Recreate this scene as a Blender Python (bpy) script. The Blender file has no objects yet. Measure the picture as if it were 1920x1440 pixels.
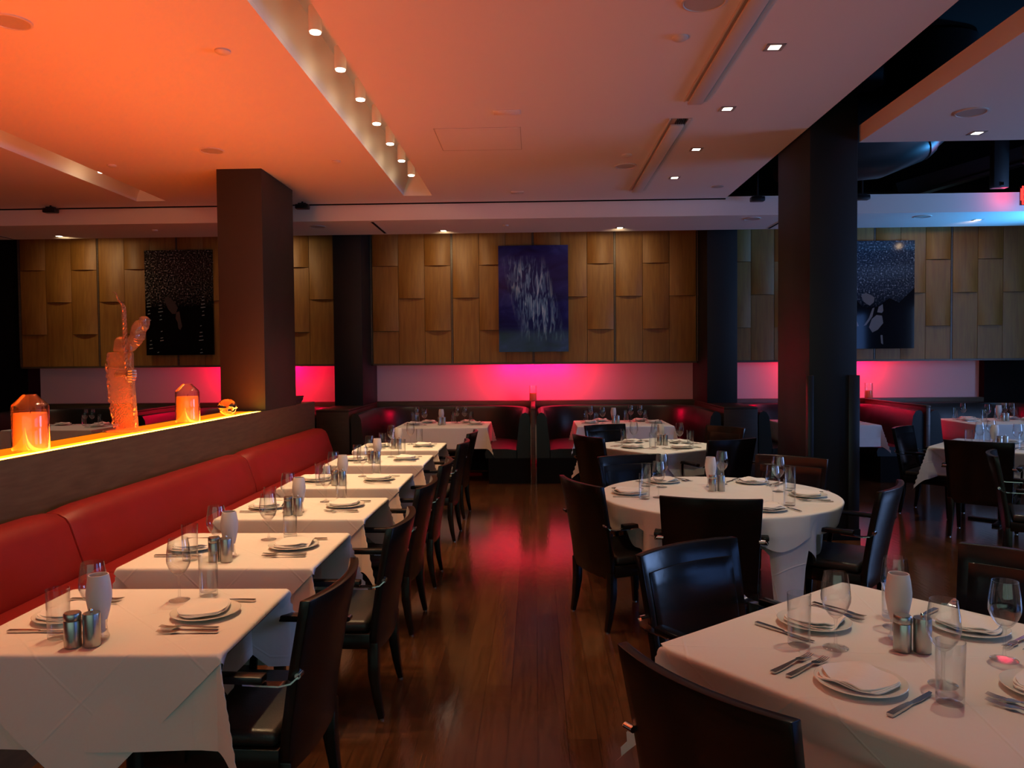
import bpy, bmesh, math, random
from mathutils import Vector, Matrix
random.seed(7)
R = math.radians
PI = math.pi
sin, cos = math.sin, math.cos
SC = bpy.context.scene
COL = SC.collection

# ------------------------------------------------------------------ camera, world, exposure
cd = bpy.data.cameras.new('camera')
cam = bpy.data.objects.new('camera', cd)
COL.objects.link(cam)
cd.sensor_width = 36.0
cd.lens = 1450.0 / 1920.0 * 36.0
cd.clip_start = 0.05
cam.matrix_world = Matrix(((0.99952124, 0.00799617, 0.02988913, 0.0),
                           (0.02962789, 0.03100593, -0.99907999, 0.0),
                           (-0.00891555, 0.99948722, 0.03075418, 1.64),
                           (0, 0, 0, 1)))
SC.camera = cam
w = bpy.data.worlds.new('world')
SC.world = w
w.use_nodes = True
w.node_tree.nodes['Background'].inputs[0].default_value = (0.012, 0.012, 0.014, 1)
w.node_tree.nodes['Background'].inputs[1].default_value = 0.15
SC.view_settings.view_transform = 'Standard'
SC.view_settings.look = 'None'
SC.view_settings.exposure = 0.0
SC.view_settings.gamma = 1.0
SC.view_settings.use_curve_mapping = False
SC.cycles.use_denoising = True
SC.cycles.caustics_reflective = False
SC.cycles.caustics_refractive = False
SC.cycles.max_bounces = 10
SC.cycles.transparent_max_bounces = 24
SC.cycles.sample_clamp_indirect = 4.0

# light levels
P_SPOT = 66.0          # track spots over the banquette tables
P_DOWN = 42.0          # square downlights of the main ceiling
P_WASH = 33.0          # soffit downlights washing the wood panels
P_LEDGE = 190.0         # orange light under the glowing ledge
P_PINK = 36.0          # pink bar lights behind the booths
P_BLUE = 620.0
E_BLUE_SIDE = 8.5            # unseen windows added as the blue source on the right
E_REAR_FILL = 0.9            # window added behind the camera as cool fill light
WARM = (1.0, 0.66, 0.33)
COOL = (1.0, 0.84, 0.57)

# ------------------------------------------------------------------ materials
def new_mat(name):
    m = bpy.data.materials.new(name)
    m.use_nodes = True
    nt = m.node_tree
    return m, nt, nt.nodes['Principled BSDF'], nt.nodes['Material Output']

def pbr(name, col, rough=0.5, metal=0.0, spec=0.5, coat=0.0, noise=0.0, nscale=8.0, bump=0.0, bscale=60.0, stretch=(1, 1, 1)):
    m, nt, b, out = new_mat(name)
    b.inputs['Base Color'].default_value = (*col, 1)
    b.inputs['Roughness'].default_value = rough
    b.inputs['Metallic'].default_value = metal
    b.inputs['Specular IOR Level'].default_value = spec
    b.inputs['Coat Weight'].default_value = coat
    b.inputs['Coat Roughness'].default_value = 0.12
    if noise or bump:
        tc = nt.nodes.new('ShaderNodeTexCoord')
        mp = nt.nodes.new('ShaderNodeMapping')
        mp.inputs['Scale'].default_value = stretch
        nt.links.new(tc.outputs['Object'], mp.inputs['Vector'])
    if noise:
        n = nt.nodes.new('ShaderNodeTexNoise')
        n.inputs['Scale'].default_value = nscale
        n.inputs['Detail'].default_value = 5
        nt.links.new(mp.outputs[0], n.inputs['Vector'])
        r = nt.nodes.new('ShaderNodeValToRGB')
        r.color_ramp.elements[0].position = 0.3
        r.color_ramp.elements[1].position = 0.7
        r.color_ramp.elements[0].color = (*[c * (1 - noise) for c in col], 1)
        r.color_ramp.elements[1].color = (*[min(1, c * (1 + noise)) for c in col], 1)
        nt.links.new(n.outputs['Fac'], r.inputs[0])
        nt.links.new(r.outputs[0], b.inputs['Base Color'])
    if bump:
        n2 = nt.nodes.new('ShaderNodeTexNoise')
        n2.inputs['Scale'].default_value = bscale
        n2.inputs['Detail'].default_value = 3
        nt.links.new(mp.outputs[0], n2.inputs['Vector'])
        bp = nt.nodes.new('ShaderNodeBump')
        bp.inputs['Strength'].default_value = bump
        bp.inputs['Distance'].default_value = 0.01
        nt.links.new(n2.outputs['Fac'], bp.inputs['Height'])
        nt.links.new(bp.outputs[0], b.inputs['Normal'])
    return m

def emit(name, col, s):
    m, nt, b, out = new_mat(name)
    nt.nodes.remove(b)
    e = nt.nodes.new('ShaderNodeEmission')
    e.inputs[0].default_value = (*col, 1)
    e.inputs[1].default_value = s
    nt.links.new(e.outputs[0], out.inputs[0])
    return m

def clear_glass(name, tint=(0.985, 0.99, 0.99), edge=(0.78, 0.80, 0.82), refl=1.0):
    """thin clear glass: mostly see-through, darker and shinier towards its outline"""
    m, nt, b, out = new_mat(name)
    nt.nodes.remove(b)
    lw = nt.nodes.new('ShaderNodeLayerWeight'); lw.inputs['Blend'].default_value = 0.25
    mix = nt.nodes.new('ShaderNodeMix'); mix.data_type = 'RGBA'
    mix.inputs['A'].default_value = (*tint, 1); mix.inputs['B'].default_value = (*edge, 1)
    nt.links.new(lw.outputs['Facing'], mix.inputs['Factor'])
    tr = nt.nodes.new('ShaderNodeBsdfTransparent')
    nt.links.new(mix.outputs['Result'], tr.inputs[0])
    gl = nt.nodes.new('ShaderNodeBsdfGlossy'); gl.inputs['Roughness'].default_value = 0.03
    pw = nt.nodes.new('ShaderNodeMath'); pw.operation = 'POWER'; pw.inputs[1].default_value = 3.0
    l2 = nt.nodes.new('ShaderNodeLayerWeight'); l2.inputs['Blend'].default_value = 0.5
    nt.links.new(l2.outputs['Facing'], pw.inputs[0])
    ml = nt.nodes.new('ShaderNodeMath'); ml.operation = 'MULTIPLY_ADD'; ml.inputs[1].default_value = 0.72 * refl; ml.inputs[2].default_value = 0.045 * refl
    nt.links.new(pw.outputs[0], ml.inputs[0])
    ms = nt.nodes.new('ShaderNodeMixShader')
    nt.links.new(ml.outputs[0], ms.inputs[0])
    nt.links.new(tr.outputs[0], ms.inputs[1]); nt.links.new(gl.outputs[0], ms.inputs[2])
    nt.links.new(ms.outputs[0], out.inputs[0])
    return m

def translucent(name, col, tcol, fac=0.5, gloss=0.08, rough=0.3, transp=0.0, bump=None):
    m, nt, b, out = new_mat(name)
    nt.nodes.remove(b)
    d = nt.nodes.new('ShaderNodeBsdfDiffuse'); d.inputs[0].default_value = (*col, 1)
    t = nt.nodes.new('ShaderNodeBsdfTranslucent'); t.inputs[0].default_value = (*tcol, 1)
    g = nt.nodes.new('ShaderNodeBsdfGlossy'); g.inputs['Roughness'].default_value = rough
    m1 = nt.nodes.new('ShaderNodeMixShader'); m1.inputs[0].default_value = fac
    nt.links.new(d.outputs[0], m1.inputs[1]); nt.links.new(t.outputs[0], m1.inputs[2])
    m2 = nt.nodes.new('ShaderNodeMixShader'); m2.inputs[0].default_value = gloss
    nt.links.new(m1.outputs[0], m2.inputs[1]); nt.links.new(g.outputs[0], m2.inputs[2])
    last = m2
    if transp:
        tr = nt.nodes.new('ShaderNodeBsdfTransparent')
        m3 = nt.nodes.new('ShaderNodeMixShader'); m3.inputs[0].default_value = transp
        nt.links.new(m2.outputs[0], m3.inputs[1]); nt.links.new(tr.outputs[0], m3.inputs[2])
        last = m3
    if bump:
        tc = nt.nodes.new('ShaderNodeTexCoord')
        v = nt.nodes.new('ShaderNodeTexVoronoi'); v.inputs['Scale'].default_value = bump
        nt.links.new(tc.outputs['Object'], v.inputs['Vector'])
        bp = nt.nodes.new('ShaderNodeBump'); bp.inputs['Strength'].default_value = 0.8; bp.inputs['Distance'].default_value = 0.01
        nt.links.new(v.outputs['Distance'], bp.inputs['Height'])
        for s in (d, t, g):
            nt.links.new(bp.outputs[0], s.inputs['Normal'])
    nt.links.new(last.outputs[0], out.inputs[0])
    return m

def floor_material():
    m, nt, b, out = new_mat('dark_plank_floor')
    tc = nt.nodes.new('ShaderNodeTexCoord')
    sw = nt.nodes.new('ShaderNodeMapping'); sw.inputs['Rotation'].default_value = (0, 0, R(90))
    nt.links.new(tc.outputs['Object'], sw.inputs['Vector'])
    br = nt.nodes.new('ShaderNodeTexBrick')
    br.inputs['Scale'].default_value = 1.0
    br.inputs['Brick Width'].default_value = 1.1
    br.inputs['Row Height'].default_value = 0.13
    br.inputs['Mortar Size'].default_value = 0.0016
    br.inputs['Color1'].default_value = (0.105, 0.040, 0.016, 1)
    br.inputs['Color2'].default_value = (0.066, 0.024, 0.010, 1)
    br.inputs['Mortar'].default_value = (0.02, 0.008, 0.005, 1)
    nt.links.new(sw.outputs[0], br.inputs['Vector'])
    mp = nt.nodes.new('ShaderNodeMapping'); mp.inputs['Scale'].default_value = (28, 1.6, 1)
    nt.links.new(tc.outputs['Object'], mp.inputs['Vector'])
    n = nt.nodes.new('ShaderNodeTexNoise'); n.inputs['Scale'].default_value = 2.2; n.inputs['Detail'].default_value = 7; n.inputs['Distortion'].default_value = 0.6
    nt.links.new(mp.outputs[0], n.inputs['Vector'])
    mx = nt.nodes.new('ShaderNodeMix'); mx.data_type = 'RGBA'; mx.blend_type = 'MULTIPLY'; mx.inputs['Factor'].default_value = 0.75
    nt.links.new(br.outputs['Color'], mx.inputs['A'])
    rp = nt.nodes.new('ShaderNodeValToRGB')
    rp.color_ramp.elements[0].position = 0.3; rp.color_ramp.elements[0].color = (0.42, 0.40, 0.38, 1)
    rp.color_ramp.elements[1].position = 0.7; rp.color_ramp.elements[1].color = (1.15, 1.1, 1.05, 1)
    nt.links.new(n.outputs['Fac'], rp.inputs[0]); nt.links.new(rp.outputs[0], mx.inputs['B'])
    nt.links.new(mx.outputs['Result'], b.inputs['Base Color'])
    b.inputs['Roughness'].default_value = 0.14
    b.inputs['Specular IOR Level'].default_value = 0.8
    n2 = nt.nodes.new('ShaderNodeTexNoise'); n2.inputs['Scale'].default_value = 2.6; n2.inputs['Detail'].default_value = 4
    mp2 = nt.nodes.new('ShaderNodeMapping'); mp2.inputs['Scale'].default_value = (14, 3.0, 1)
    nt.links.new(tc.outputs['Object'], mp2.inputs['Vector']); nt.links.new(mp2.outputs[0], n2.inputs['Vector'])
    ad = nt.nodes.new('ShaderNodeMath'); ad.operation = 'MULTIPLY_ADD'; ad.inputs[1].default_value = -1.2
    nt.links.new(br.outputs['Fac'], ad.inputs[0]); nt.links.new(n2.outputs['Fac'], ad.inputs[2])
    bp = nt.nodes.new('ShaderNodeBump'); bp.inputs['Strength'].default_value = 0.13; bp.inputs['Distance'].default_value = 0.004
    nt.links.new(ad.outputs[0], bp.inputs['Height']); nt.links.new(bp.outputs[0], b.inputs['Normal'])
    return m

def wood_panel_material():
    m, nt, b, out = new_mat('honey_wood_veneer')
    tc = nt.nodes.new('ShaderNodeTexCoord')
    mp = nt.nodes.new('ShaderNodeMapping'); mp.inputs['Scale'].default_value = (10, 10, 0.8)
    nt.links.new(tc.outputs['Object'], mp.inputs['Vector'])
    n = nt.nodes.new('ShaderNodeTexNoise'); n.inputs['Scale'].default_value = 3.0; n.inputs['Detail'].default_value = 8; n.inputs['Distortion'].default_value = 0.4
    nt.links.new(mp.outputs[0], n.inputs['Vector'])
    rp = nt.nodes.new('ShaderNodeValToRGB')
    rp.color_ramp.elements[0].position = 0.3; rp.color_ramp.elements[0].color = (0.21, 0.094, 0.017, 1)
    rp.color_ramp.elements[1].position = 0.72; rp.color_ramp.elements[1].color = (0.30, 0.148, 0.028, 1)
    nt.links.new(n.outputs['Fac'], rp.inputs[0])
    nt.links.new(rp.outputs[0], b.inputs['Base Color'])
    b.inputs['Roughness'].default_value = 0.5
    return m

def cloth_material():
    m, nt, b, out = new_mat('white_linen')
    b.inputs['Base Color'].default_value = (0.74, 0.73, 0.71, 1)
    b.inputs['Roughness'].default_value = 0.95
    b.inputs['Specular IOR Level'].default_value = 0.1
    tc = nt.nodes.new('ShaderNodeTexCoord')
    n = nt.nodes.new('ShaderNodeTexNoise'); n.inputs['Scale'].default_value = 5; n.inputs['Detail'].default_value = 3
    nt.links.new(tc.outputs['Object'], n.inputs['Vector'])
    at = nt.nodes.new('ShaderNodeAttribute'); at.attribute_name = 'rest'       # the cloth as it lay flat: its pressed folds
    sx = nt.nodes.new('ShaderNodeSeparateXYZ'); nt.links.new(at.outputs['Vector'], sx.inputs[0])
    last = n.outputs['Fac']
    for ax in ('X', 'Y'):
        pp = nt.nodes.new('ShaderNodeMath'); pp.operation = 'PINGPONG'; pp.inputs[1].default_value = 0.17
        nt.links.new(sx.outputs[ax], pp.inputs[0])
        mr = nt.nodes.new('ShaderNodeMapRange'); mr.interpolation_type = 'SMOOTHSTEP'
        mr.inputs[1].default_value = 0.0; mr.inputs[2].default_value = 0.007; mr.inputs[3].default_value = 0.14; mr.inputs[4].default_value = 0.0
        nt.links.new(pp.outputs[0], mr.inputs[0])
        ad = nt.nodes.new('ShaderNodeMath'); ad.operation = 'ADD'
        nt.links.new(last, ad.inputs[0]); nt.links.new(mr.outputs[0], ad.inputs[1]); last = ad.outputs[0]
    bp = nt.nodes.new('ShaderNodeBump'); bp.inputs['Strength'].default_value = 0.22; bp.inputs['Distance'].default_value = 0.03
    nt.links.new(last, bp.inputs['Height']); nt.links.new(bp.outputs[0], b.inputs['Normal'])
    return m

def art_material(name, kind):
    """printed acrylic panels; the print is laid out in the panel's own coordinates (x across, z up)"""
    m, nt, b, out = new_mat(name)
    b.inputs['Roughness'].default_value = 0.06
    b.inputs['Specular IOR Level'].default_value = 0.25
    tc = nt.nodes.new('ShaderNodeTexCoord')
    L = nt.links.new
    def noise(scale, sc=(1, 1, 1), det=6, dist=0.0, rot=0.0):
        mp = nt.nodes.new('ShaderNodeMapping'); mp.inputs['Scale'].default_value = sc; mp.inputs['Rotation'].default_value = (0, rot, 0)
        L(tc.outputs['Object'], mp.inputs['Vector'])
        n = nt.nodes.new('ShaderNodeTexNoise'); n.inputs['Scale'].default_value = scale; n.inputs['Detail'].default_value = det; n.inputs['Distortion'].default_value = dist
        L(mp.outputs[0], n.inputs['Vector'])
        return n.outputs['Fac']
    def ramp(f, *stops):
        r = nt.nodes.new('ShaderNodeValToRGB')
        while len(r.color_ramp.elements) < len(stops):
            r.color_ramp.elements.new(0.5)
        for e, (p, c) in zip(r.color_ramp.elements, stops):
            e.position = p; e.color = (*c, 1)
        L(f, r.inputs[0])
        return r.outputs[0]
    def mix(a, bb, f, mode='MIX'):
        x = nt.nodes.new('ShaderNodeMix'); x.data_type = 'RGBA'; x.blend_type = mode
        L(a, x.inputs['A']); L(bb, x.inputs['B'])
        if isinstance(f, float): x.inputs['Factor'].default_value = f
        else: L(f, x.inputs['Factor'])
        return x.outputs['Result']
    sx = nt.nodes.new('ShaderNodeSeparateXYZ'); L(tc.outputs['Object'], sx.inputs[0])
    def mr(o, a, bb):
        r = nt.nodes.new('ShaderNodeMapRange'); r.inputs[1].default_value = a; r.inputs[2].default_value = bb
        L(o, r.inputs[0]); return r.outputs[0]
    def mul(a, bb):
        r = nt.nodes.new('ShaderNodeMath'); r.operation = 'MULTIPLY'; L(a, r.inputs[0]); L(bb, r.inputs[1]); return r.outputs[0]
    if kind == 'blue':
        base = ramp(noise(2.2, (1, 1, 1.6), 8, 0.8), (0.3, (0.010, 0.010, 0.055)), (0.55, (0.022, 0.026, 0.16)), (0.75, (0.05, 0.07, 0.30)))
        strokes = ramp(noise(4.0, (6, 1, 0.9), 9, 1.2, 0.25), (0.46, (0.02, 0.03, 0.14)), (0.56, (0.14, 0.30, 0.52)), (0.68, (0.42, 0.62, 0.74)))
        # broad pale swathe through the middle of the sheet
        ax = nt.nodes.new('ShaderNodeMath'); ax.operation = 'ABSOLUTE'
        of = nt.nodes.new('ShaderNodeMath'); of.operation = 'MULTIPLY_ADD'; of.inputs[1].default_value = 0.25; L(sx.outputs['Z'], of.inputs[0]); L(sx.outputs['X'], of.inputs[2])
        L(of.outputs[0], ax.inputs[0])
        m1 = mr(ax.outputs[0], 0.36, 0.16)
        az = nt.nodes.new('ShaderNodeMath'); az.operation = 'ABSOLUTE'; L(sx.outputs['Z'], az.inputs[0])
        m2 = mr(az.outputs[0], 0.66, 0.40)
        col = mix(base, strokes, mul(m1, m2))
    elif kind == 'dark':
        sp = ramp(noise(42, (1, 1, 1), 4), (0.42, (0.005, 0.005, 0.004)), (0.56, (0.07, 0.064, 0.052)), (0.72, (0.6, 0.56, 0.48)))
        blk = ramp(noise(3), (0.0, (0.003, 0.003, 0.003)), (1.0, (0.006, 0.006, 0.006)))
        f = mul(mr(sx.outputs['Z'], -0.08, 0.16), mr(sx.outputs['X'], 0.9, -0.1))
        col = mix(blk, sp, f)
    else:
        sp = ramp(noise(40, (1, 1, 1), 4), (0.44, (0.022, 0.034, 0.058)), (0.58, (0.075, 0.095, 0.135)), (0.74, (0.55, 0.6, 0.65)))  # speckle print; its raised blue ground also paints in the room's blue reflection
        gr = ramp(noise(5, (1, 1, 5)), (0.3, (0.03, 0.03, 0.045)), (0.7, (0.07, 0.065, 0.085)))
        f = mul(mr(sx.outputs['Z'], -0.22, 0.08), mr(sx.outputs['X'], 2.6, -0.4))
        dk = ramp(mr(sx.outputs['X'], -0.38, -0.24), (0.0, (1, 1, 1)), (1.0, (0.06, 0.06, 0.08)))
        col = mix(mix(gr, dk, 1.0, 'MULTIPLY'), sp, f)
    L(col, b.inputs['Base Color'])
    return m

M = {}
M['chair_wood'] = pbr('espresso_wood', (0.009, 0.006, 0.0045), 0.26, spec=0.34, noise=0.35, nscale=6, stretch=(1, 1, 9))
M['chair_black'] = pbr('black_lacquered_wood', (0.007, 0.007, 0.008), 0.20, spec=0.28, bump=0.04, bscale=30)
M['leather'] = pbr('black_leather', (0.022, 0.021, 0.019), 0.34, bump=0.12, bscale=160)
M['booth'] = pbr('black_booth_leather', (0.010, 0.012, 0.0115), 0.33, spec=0.4, bump=0.10, bscale=14, stretch=(3, 3, 0.4))
M['red'] = pbr('red_vinyl', (0.22, 0.010, 0.011), 0.42, noise=0.08, nscale=3, bump=0.10, bscale=220)
M['brown'] = pbr('dark_brown_wood', (0.080, 0.056, 0.037), 0.42, noise=0.25, nscale=5, stretch=(1, 1, 8))
M['brown_red'] = pbr('reddish_brown_wood', (0.07, 0.028, 0.016), 0.35, noise=0.25, nscale=5, stretch=(1, 1, 8))
M['column'] = pbr('charcoal_paint', (0.020, 0.019, 0.019), 0.55, bump=0.03, bscale=120)
M['column_black'] = pbr('black_column_paint', (0.008, 0.009, 0.010), 0.5, spec=0.35)
M['brown_dark'] = pbr('espresso_cabinet_wood', (0.026, 0.016, 0.011), 0.45, spec=0.3, noise=0.25, nscale=5, stretch=(1, 1, 8))
M['black_paint'] = pbr('black_paint', (0.005, 0.005, 0.0055), 0.8, spec=0.1)
M['black_metal'] = pbr('black_metal', (0.014, 0.014, 0.016), 0.35, metal=0.3)
M['duct'] = pbr('dark_duct_metal', (0.030, 0.032, 0.036), 0.32, metal=0.6)
M['white_wall'] = pbr('off_white_wall', (0.78, 0.73, 0.71), 0.7, bump=0.02, bscale=200)
M['ceiling'] = pbr('white_ceiling_paint', (0.74, 0.72, 0.70), 0.75, bump=0.015, bscale=150)
M['trim_white'] = pbr('white_metal_trim', (0.62, 0.60, 0.57), 0.5)
M['grille'] = pbr('speaker_grille', (0.42, 0.40, 0.38), 0.7)
M['wood'] = wood_panel_material()
M['floor'] = floor_material()
M['cloth'] = cloth_material()
M['napkin'] = pbr('white_napkin', (0.80, 0.79, 0.77), 0.95, spec=0.1, bump=0.15, bscale=30)
M['china'] = pbr('white_china', (0.76, 0.78, 0.74), 0.12)
M['steel'] = pbr('polished_steel', (0.62, 0.60, 0.57), 0.22, metal=1.0)
M['brushed'] = pbr('brushed_steel', (0.46, 0.45, 0.43), 0.32, metal=1.0, bump=0.05, bscale=8, stretch=(60, 60, 1))
M['chrome'] = pbr('chrome', (0.75, 0.75, 0.76), 0.10, metal=1.0)
M['glass'] = clear_glass('clear_glass')
M['jar'] = clear_glass('jar_glass', (0.98, 0.97, 0.96), (0.80, 0.76, 0.72), 1.4)
M['crystal'] = clear_glass('crystal', (0.96, 0.95, 0.93), (0.6, 0.55, 0.5), 2.6)
M['frost'] = translucent('frosted_glass', (0.84, 0.82, 0.82), (0.84, 0.82, 0.82), 0.25, 0.05, 0.4)
M['wax'] = translucent('ivory_wax', (0.56, 0.50, 0.36), (0.95, 0.74, 0.20), 0.66, 0.02, 0.5)
M['resin'] = translucent('frosted_acrylic', (0.24, 0.23, 0.22), (0.30, 0.28, 0.26), 0.5, 0.20, 0.14, 0.48)
M['resin_grid'] = translucent('pebbled_acrylic', (0.20, 0.19, 0.18), (0.25, 0.23, 0.22), 0.5, 0.18, 0.14, 0.52, bump=110)
M['ledge_glow'] = emit('amber_backlit_glass', (1.0, 0.19, 0.004), 1.25)
M['ledge_bright'] = emit('bright_amber_glass', (1.0, 0.40, 0.010), 2.6)
M['led_orange'] = emit('amber_led_strip', (1.0, 0.52, 0.05), 17.0)
M['lamp_warm'] = emit('warm_lamp_face', (1.0, 0.86, 0.62), 14.0)
M['led_pink'] = emit('pink_led', (1.0, 0.0, 0.06), 4.0)
M['blue_source'] = emit('unseen_blue_source', (0.30, 0.50, 1.0), E_BLUE_SIDE)
M['blue_dim_source'] = emit('unseen_dim_blue_source', (0.16, 0.36, 1.0), E_BLUE_SIDE * 0.28)
M['rear_fill'] = emit('rear_fill_pane', (0.58, 0.88, 0.74), E_REAR_FILL)
M['exit_red'] = emit('exit_red', (1.0, 0.015, 0.012), 6.0)
M['exit_face'] = emit('exit_face', (0.9, 0.05, 0.10), 0.45)
M['blue_lamp'] = emit('blue_lamp_face', (0.06, 0.35, 1.0), 12.0)
M['skin_print'] = pbr('pale_print_ink', (0.20, 0.19, 0.20), 0.06)
M['skin_dim'] = pbr('dim_print_ink', (0.075, 0.06, 0.052), 0.06)
M['dash_print'] = pbr('pale_green_print_ink', (0.30, 0.36, 0.34), 0.06)
M['dark_print'] = pbr('near_black_print_ink', (0.006, 0.006, 0.009), 0.06)
M['art_blue'] = art_material('blue_abstract_print', 'blue')
M['art_dark'] = art_material('dark_speckled_print', 'dark')
M['art_grey'] = art_material('speckled_print_with_reflection', 'grey')

# ------------------------------------------------------------------ mesh building
class MB:
    def __init__(s):
        s.v = []; s.f = []; s.mi = []
    def add(s, vs, fs, mi=0):
        o = len(s.v)
        s.v += [tuple(p) for p in vs]
        s.f += [tuple(i + o for i in f) for f in fs]
        s.mi += [mi] * len(fs)
        return s
    def box(s, x0, x1, y0, y1, z0, z1, mi=0, T=None):
        vs = [Vector((x, y, z)) for z in (z0, z1) for y in (y0, y1) for x in (x0, x1)]
        if T: vs = [T @ v for v in vs]
        return s.add(vs, [(0, 2, 3, 1), (4, 5, 7, 6), (0, 1, 5, 4), (2, 6, 7, 3), (0, 4, 6, 2), (1, 3, 7, 5)], mi)
    def lathe(s, prof, n=24, c=(0, 0, 0), mi=0, close=True, T=None):
        k = len(prof); vs = []
        for i in range(n):
            a = 2 * PI * i / n
            for r, z in prof:
                v = Vector((r * cos(a), r * sin(a), z))
                if T: v = T @ v
                vs.append((v.x + c[0], v.y + c[1], v.z + c[2]))
        fs = []
        for i in range(n):
            j = (i + 1) % n
            for q in range(k - 1):
                a0, a1, b0, b1 = i * k + q, i * k + q + 1, j * k + q, j * k + q + 1
                if prof[q][0] < 1e-6:
                    fs.append((a0, b1, a1))
                elif prof[q + 1][0] < 1e-6:
                    fs.append((a0, b0, a1))
                else:
                    fs.append((a0, b0, b1, a1))
        return s.add(vs, fs, mi)
    def cyl(s, r, z0, z1, n=24, c=(0, 0, 0), mi=0, T=None, r2=None):
        r2 = r if r2 is None else r2
        return s.lathe([(0, z0), (r, z0), (r2, z1), (0, z1)], n, c, mi, T=T)
    def tube(s, pts, rad, n=8, mi=0, sec=None):
        """sweep a round (or given 2-D) section along points; rad may be a list"""
        pts = [Vector(p) for p in pts]; m = len(pts)
        if not isinstance(rad, (list, tuple)): rad = [rad] * m
        vs = []; up = None
        for i, p in enumerate(pts):
            t = (pts[min(i + 1, m - 1)] - pts[max(i - 1, 0)]).normalized()
            if up is None:
                up = Vector((0, 0, 1)) if abs(t.z) < 0.9 else Vector((0, 1, 0))
            a = t.cross(up).normalized(); b = a.cross(t).normalized(); up = b
            if sec:
                for q in sec: vs.append(p + a * q[0] * rad[i] + b * q[1] * rad[i])
            else:
                for q in range(n):
                    an = 2 * PI * q / n
                    vs.append(p + (a * cos(an) + b * sin(an)) * rad[i])
        if sec: n = len(sec)
        fs = [(i * n + q, i * n + (q + 1) % n, (i + 1) * n + (q + 1) % n, (i + 1) * n + q) for i in range(m - 1) for q in range(n)]
        fs += [tuple(range(n))[::-1], tuple((m - 1) * n + q for q in range(n))]
        return s.add(vs, fs, mi)
    def grid(s, fn, nu, nv, mi=0):
        vs = [fn(i / nu, j / nv) for i in range(nu + 1) for j in range(nv + 1)]
        fs = [(i * (nv + 1) + j, (i + 1) * (nv + 1) + j, (i + 1) * (nv + 1) + j + 1, i * (nv + 1) + j + 1) for i in range(nu) for j in range(nv)]
        return s.add(vs, fs, mi)
    def slab(s, fa, fb, nu, nv, mi=0):
        """two facing grids joined round their edge into one closed solid"""
        o = len(s.v); s.grid(fa, nu, nv, mi); p = len(s.v); s.grid(lambda u, v: fb(1 - u, v), nu, nv, mi)
        ia = lambda i, j: o + i * (nv + 1) + j
        ib = lambda i, j: p + (nu - i) * (nv + 1) + j
        fs = []
        for i in range(nu):
            fs.append((ia(i, 0), ib(i, 0), ib(i + 1, 0), ia(i + 1, 0)))
            fs.append((ia(i, nv), ia(i + 1, nv), ib(i + 1, nv), ib(i, nv)))
        for j in range(nv):
            fs.append((ia(0, j), ia(0, j + 1), ib(0, j + 1), ib(0, j)))
            fs.append((ia(nu, j), ib(nu, j), ib(nu, j + 1), ia(nu, j + 1)))
        s.f += fs; s.mi += [mi] * len(fs)
        return s
    def prism(s, poly, y0, y1, mi=0):
        n = len(poly)
        vs = [(x, y0, z) for x, z in poly] + [(x, y1, z) for x, z in poly]
        fs = [tuple(range(n)), tuple(range(2 * n - 1, n - 1, -1))] + [(i, i + n, (i + 1) % n + n, (i + 1) % n) for i in range(n)]
        return s.add(vs, fs, mi)

def obj(name, mb, mat, parent=None, bevel=0.0, seg=2, smooth=True, loc=None, fixn=True):
    me = bpy.data.meshes.new(name)
    me.from_pydata(mb.v, [], mb.f)
    for m in (mat if isinstance(mat, (list, tuple)) else [mat]):
        me.materials.append(m)
    me.polygons.foreach_set('material_index', mb.mi)
    if getattr(mb, 'rest', None):
        at = me.attributes.new('rest', 'FLOAT_VECTOR', 'POINT')
        at.data.foreach_set('vector', [c for p in mb.rest for c in (p[0], p[1], 0.0)])
    bm = bmesh.new(); bm.from_mesh(me)
    if not fixn: bmesh.ops.remove_doubles(bm, verts=bm.verts, dist=1e-6)
    if fixn: bmesh.ops.recalc_face_normals(bm, faces=bm.faces)
    if bevel:
        es = [e for e in bm.edges if len(e.link_faces) == 2 and e.calc_face_angle(0) > R(40)]
        bmesh.ops.bevel(bm, geom=es, offset=bevel, segments=seg, profile=0.5, affect='EDGES', clamp_overlap=True)
    bm.to_mesh(me); bm.free()
    if smooth:
        me.polygons.foreach_set('use_smooth', [True] * len(me.polygons))
        me.set_sharp_from_angle(angle=R(38))
    o = bpy.data.objects.new(name, me)
    COL.objects.link(o)
    if parent: o.parent = parent
    if loc: o.location = loc
    return o

def tag(o, label, cat, group=None, kind=None):
    o['label'] = label; o['category'] = cat
    if group: o['group'] = group
    if kind: o['kind'] = kind
    return o

def struct(name, mb, mat, **k):
    o = obj(name, mb, mat, **k)
    o['kind'] = 'structure'
    return o

def thing(name, label, cat, loc=(0, 0, 0), rz=0.0, group=None):
    o = bpy.data.objects.new(name, None)
    o.empty_display_size = 0.1
    COL.objects.link(o)
    o.location = loc; o.rotation_euler = (0, 0, rz)
    return tag(o, label, cat, group)

def dup(src, label, loc, rz=0.0, group=None):
    r = src.copy(); COL.objects.link(r)
    r.location = loc; r.rotation_euler = (0, 0, rz)
    r['label'] = label
    if group: r['group'] = group
    for ch in list(src.children):
        c = ch.copy(); COL.objects.link(c); c.parent = r
        for g in list(ch.children):
            d = g.copy(); COL.objects.link(d); d.parent = c
    return r

class Proto:
    """first use places the built thing itself, every later use places a copy with its parts"""
    def __init__(s, o): s.o = o; s.used = False
    def put(s, label, loc, rz=0.0, group=None):
        if not s.used:
            s.used = True
            s.o.location = loc; s.o.rotation_euler = (0, 0, rz); s.o['label'] = label
            if group: s.o['group'] = group
            return s.o
        return dup(s.o, label, loc, rz, group)

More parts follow.
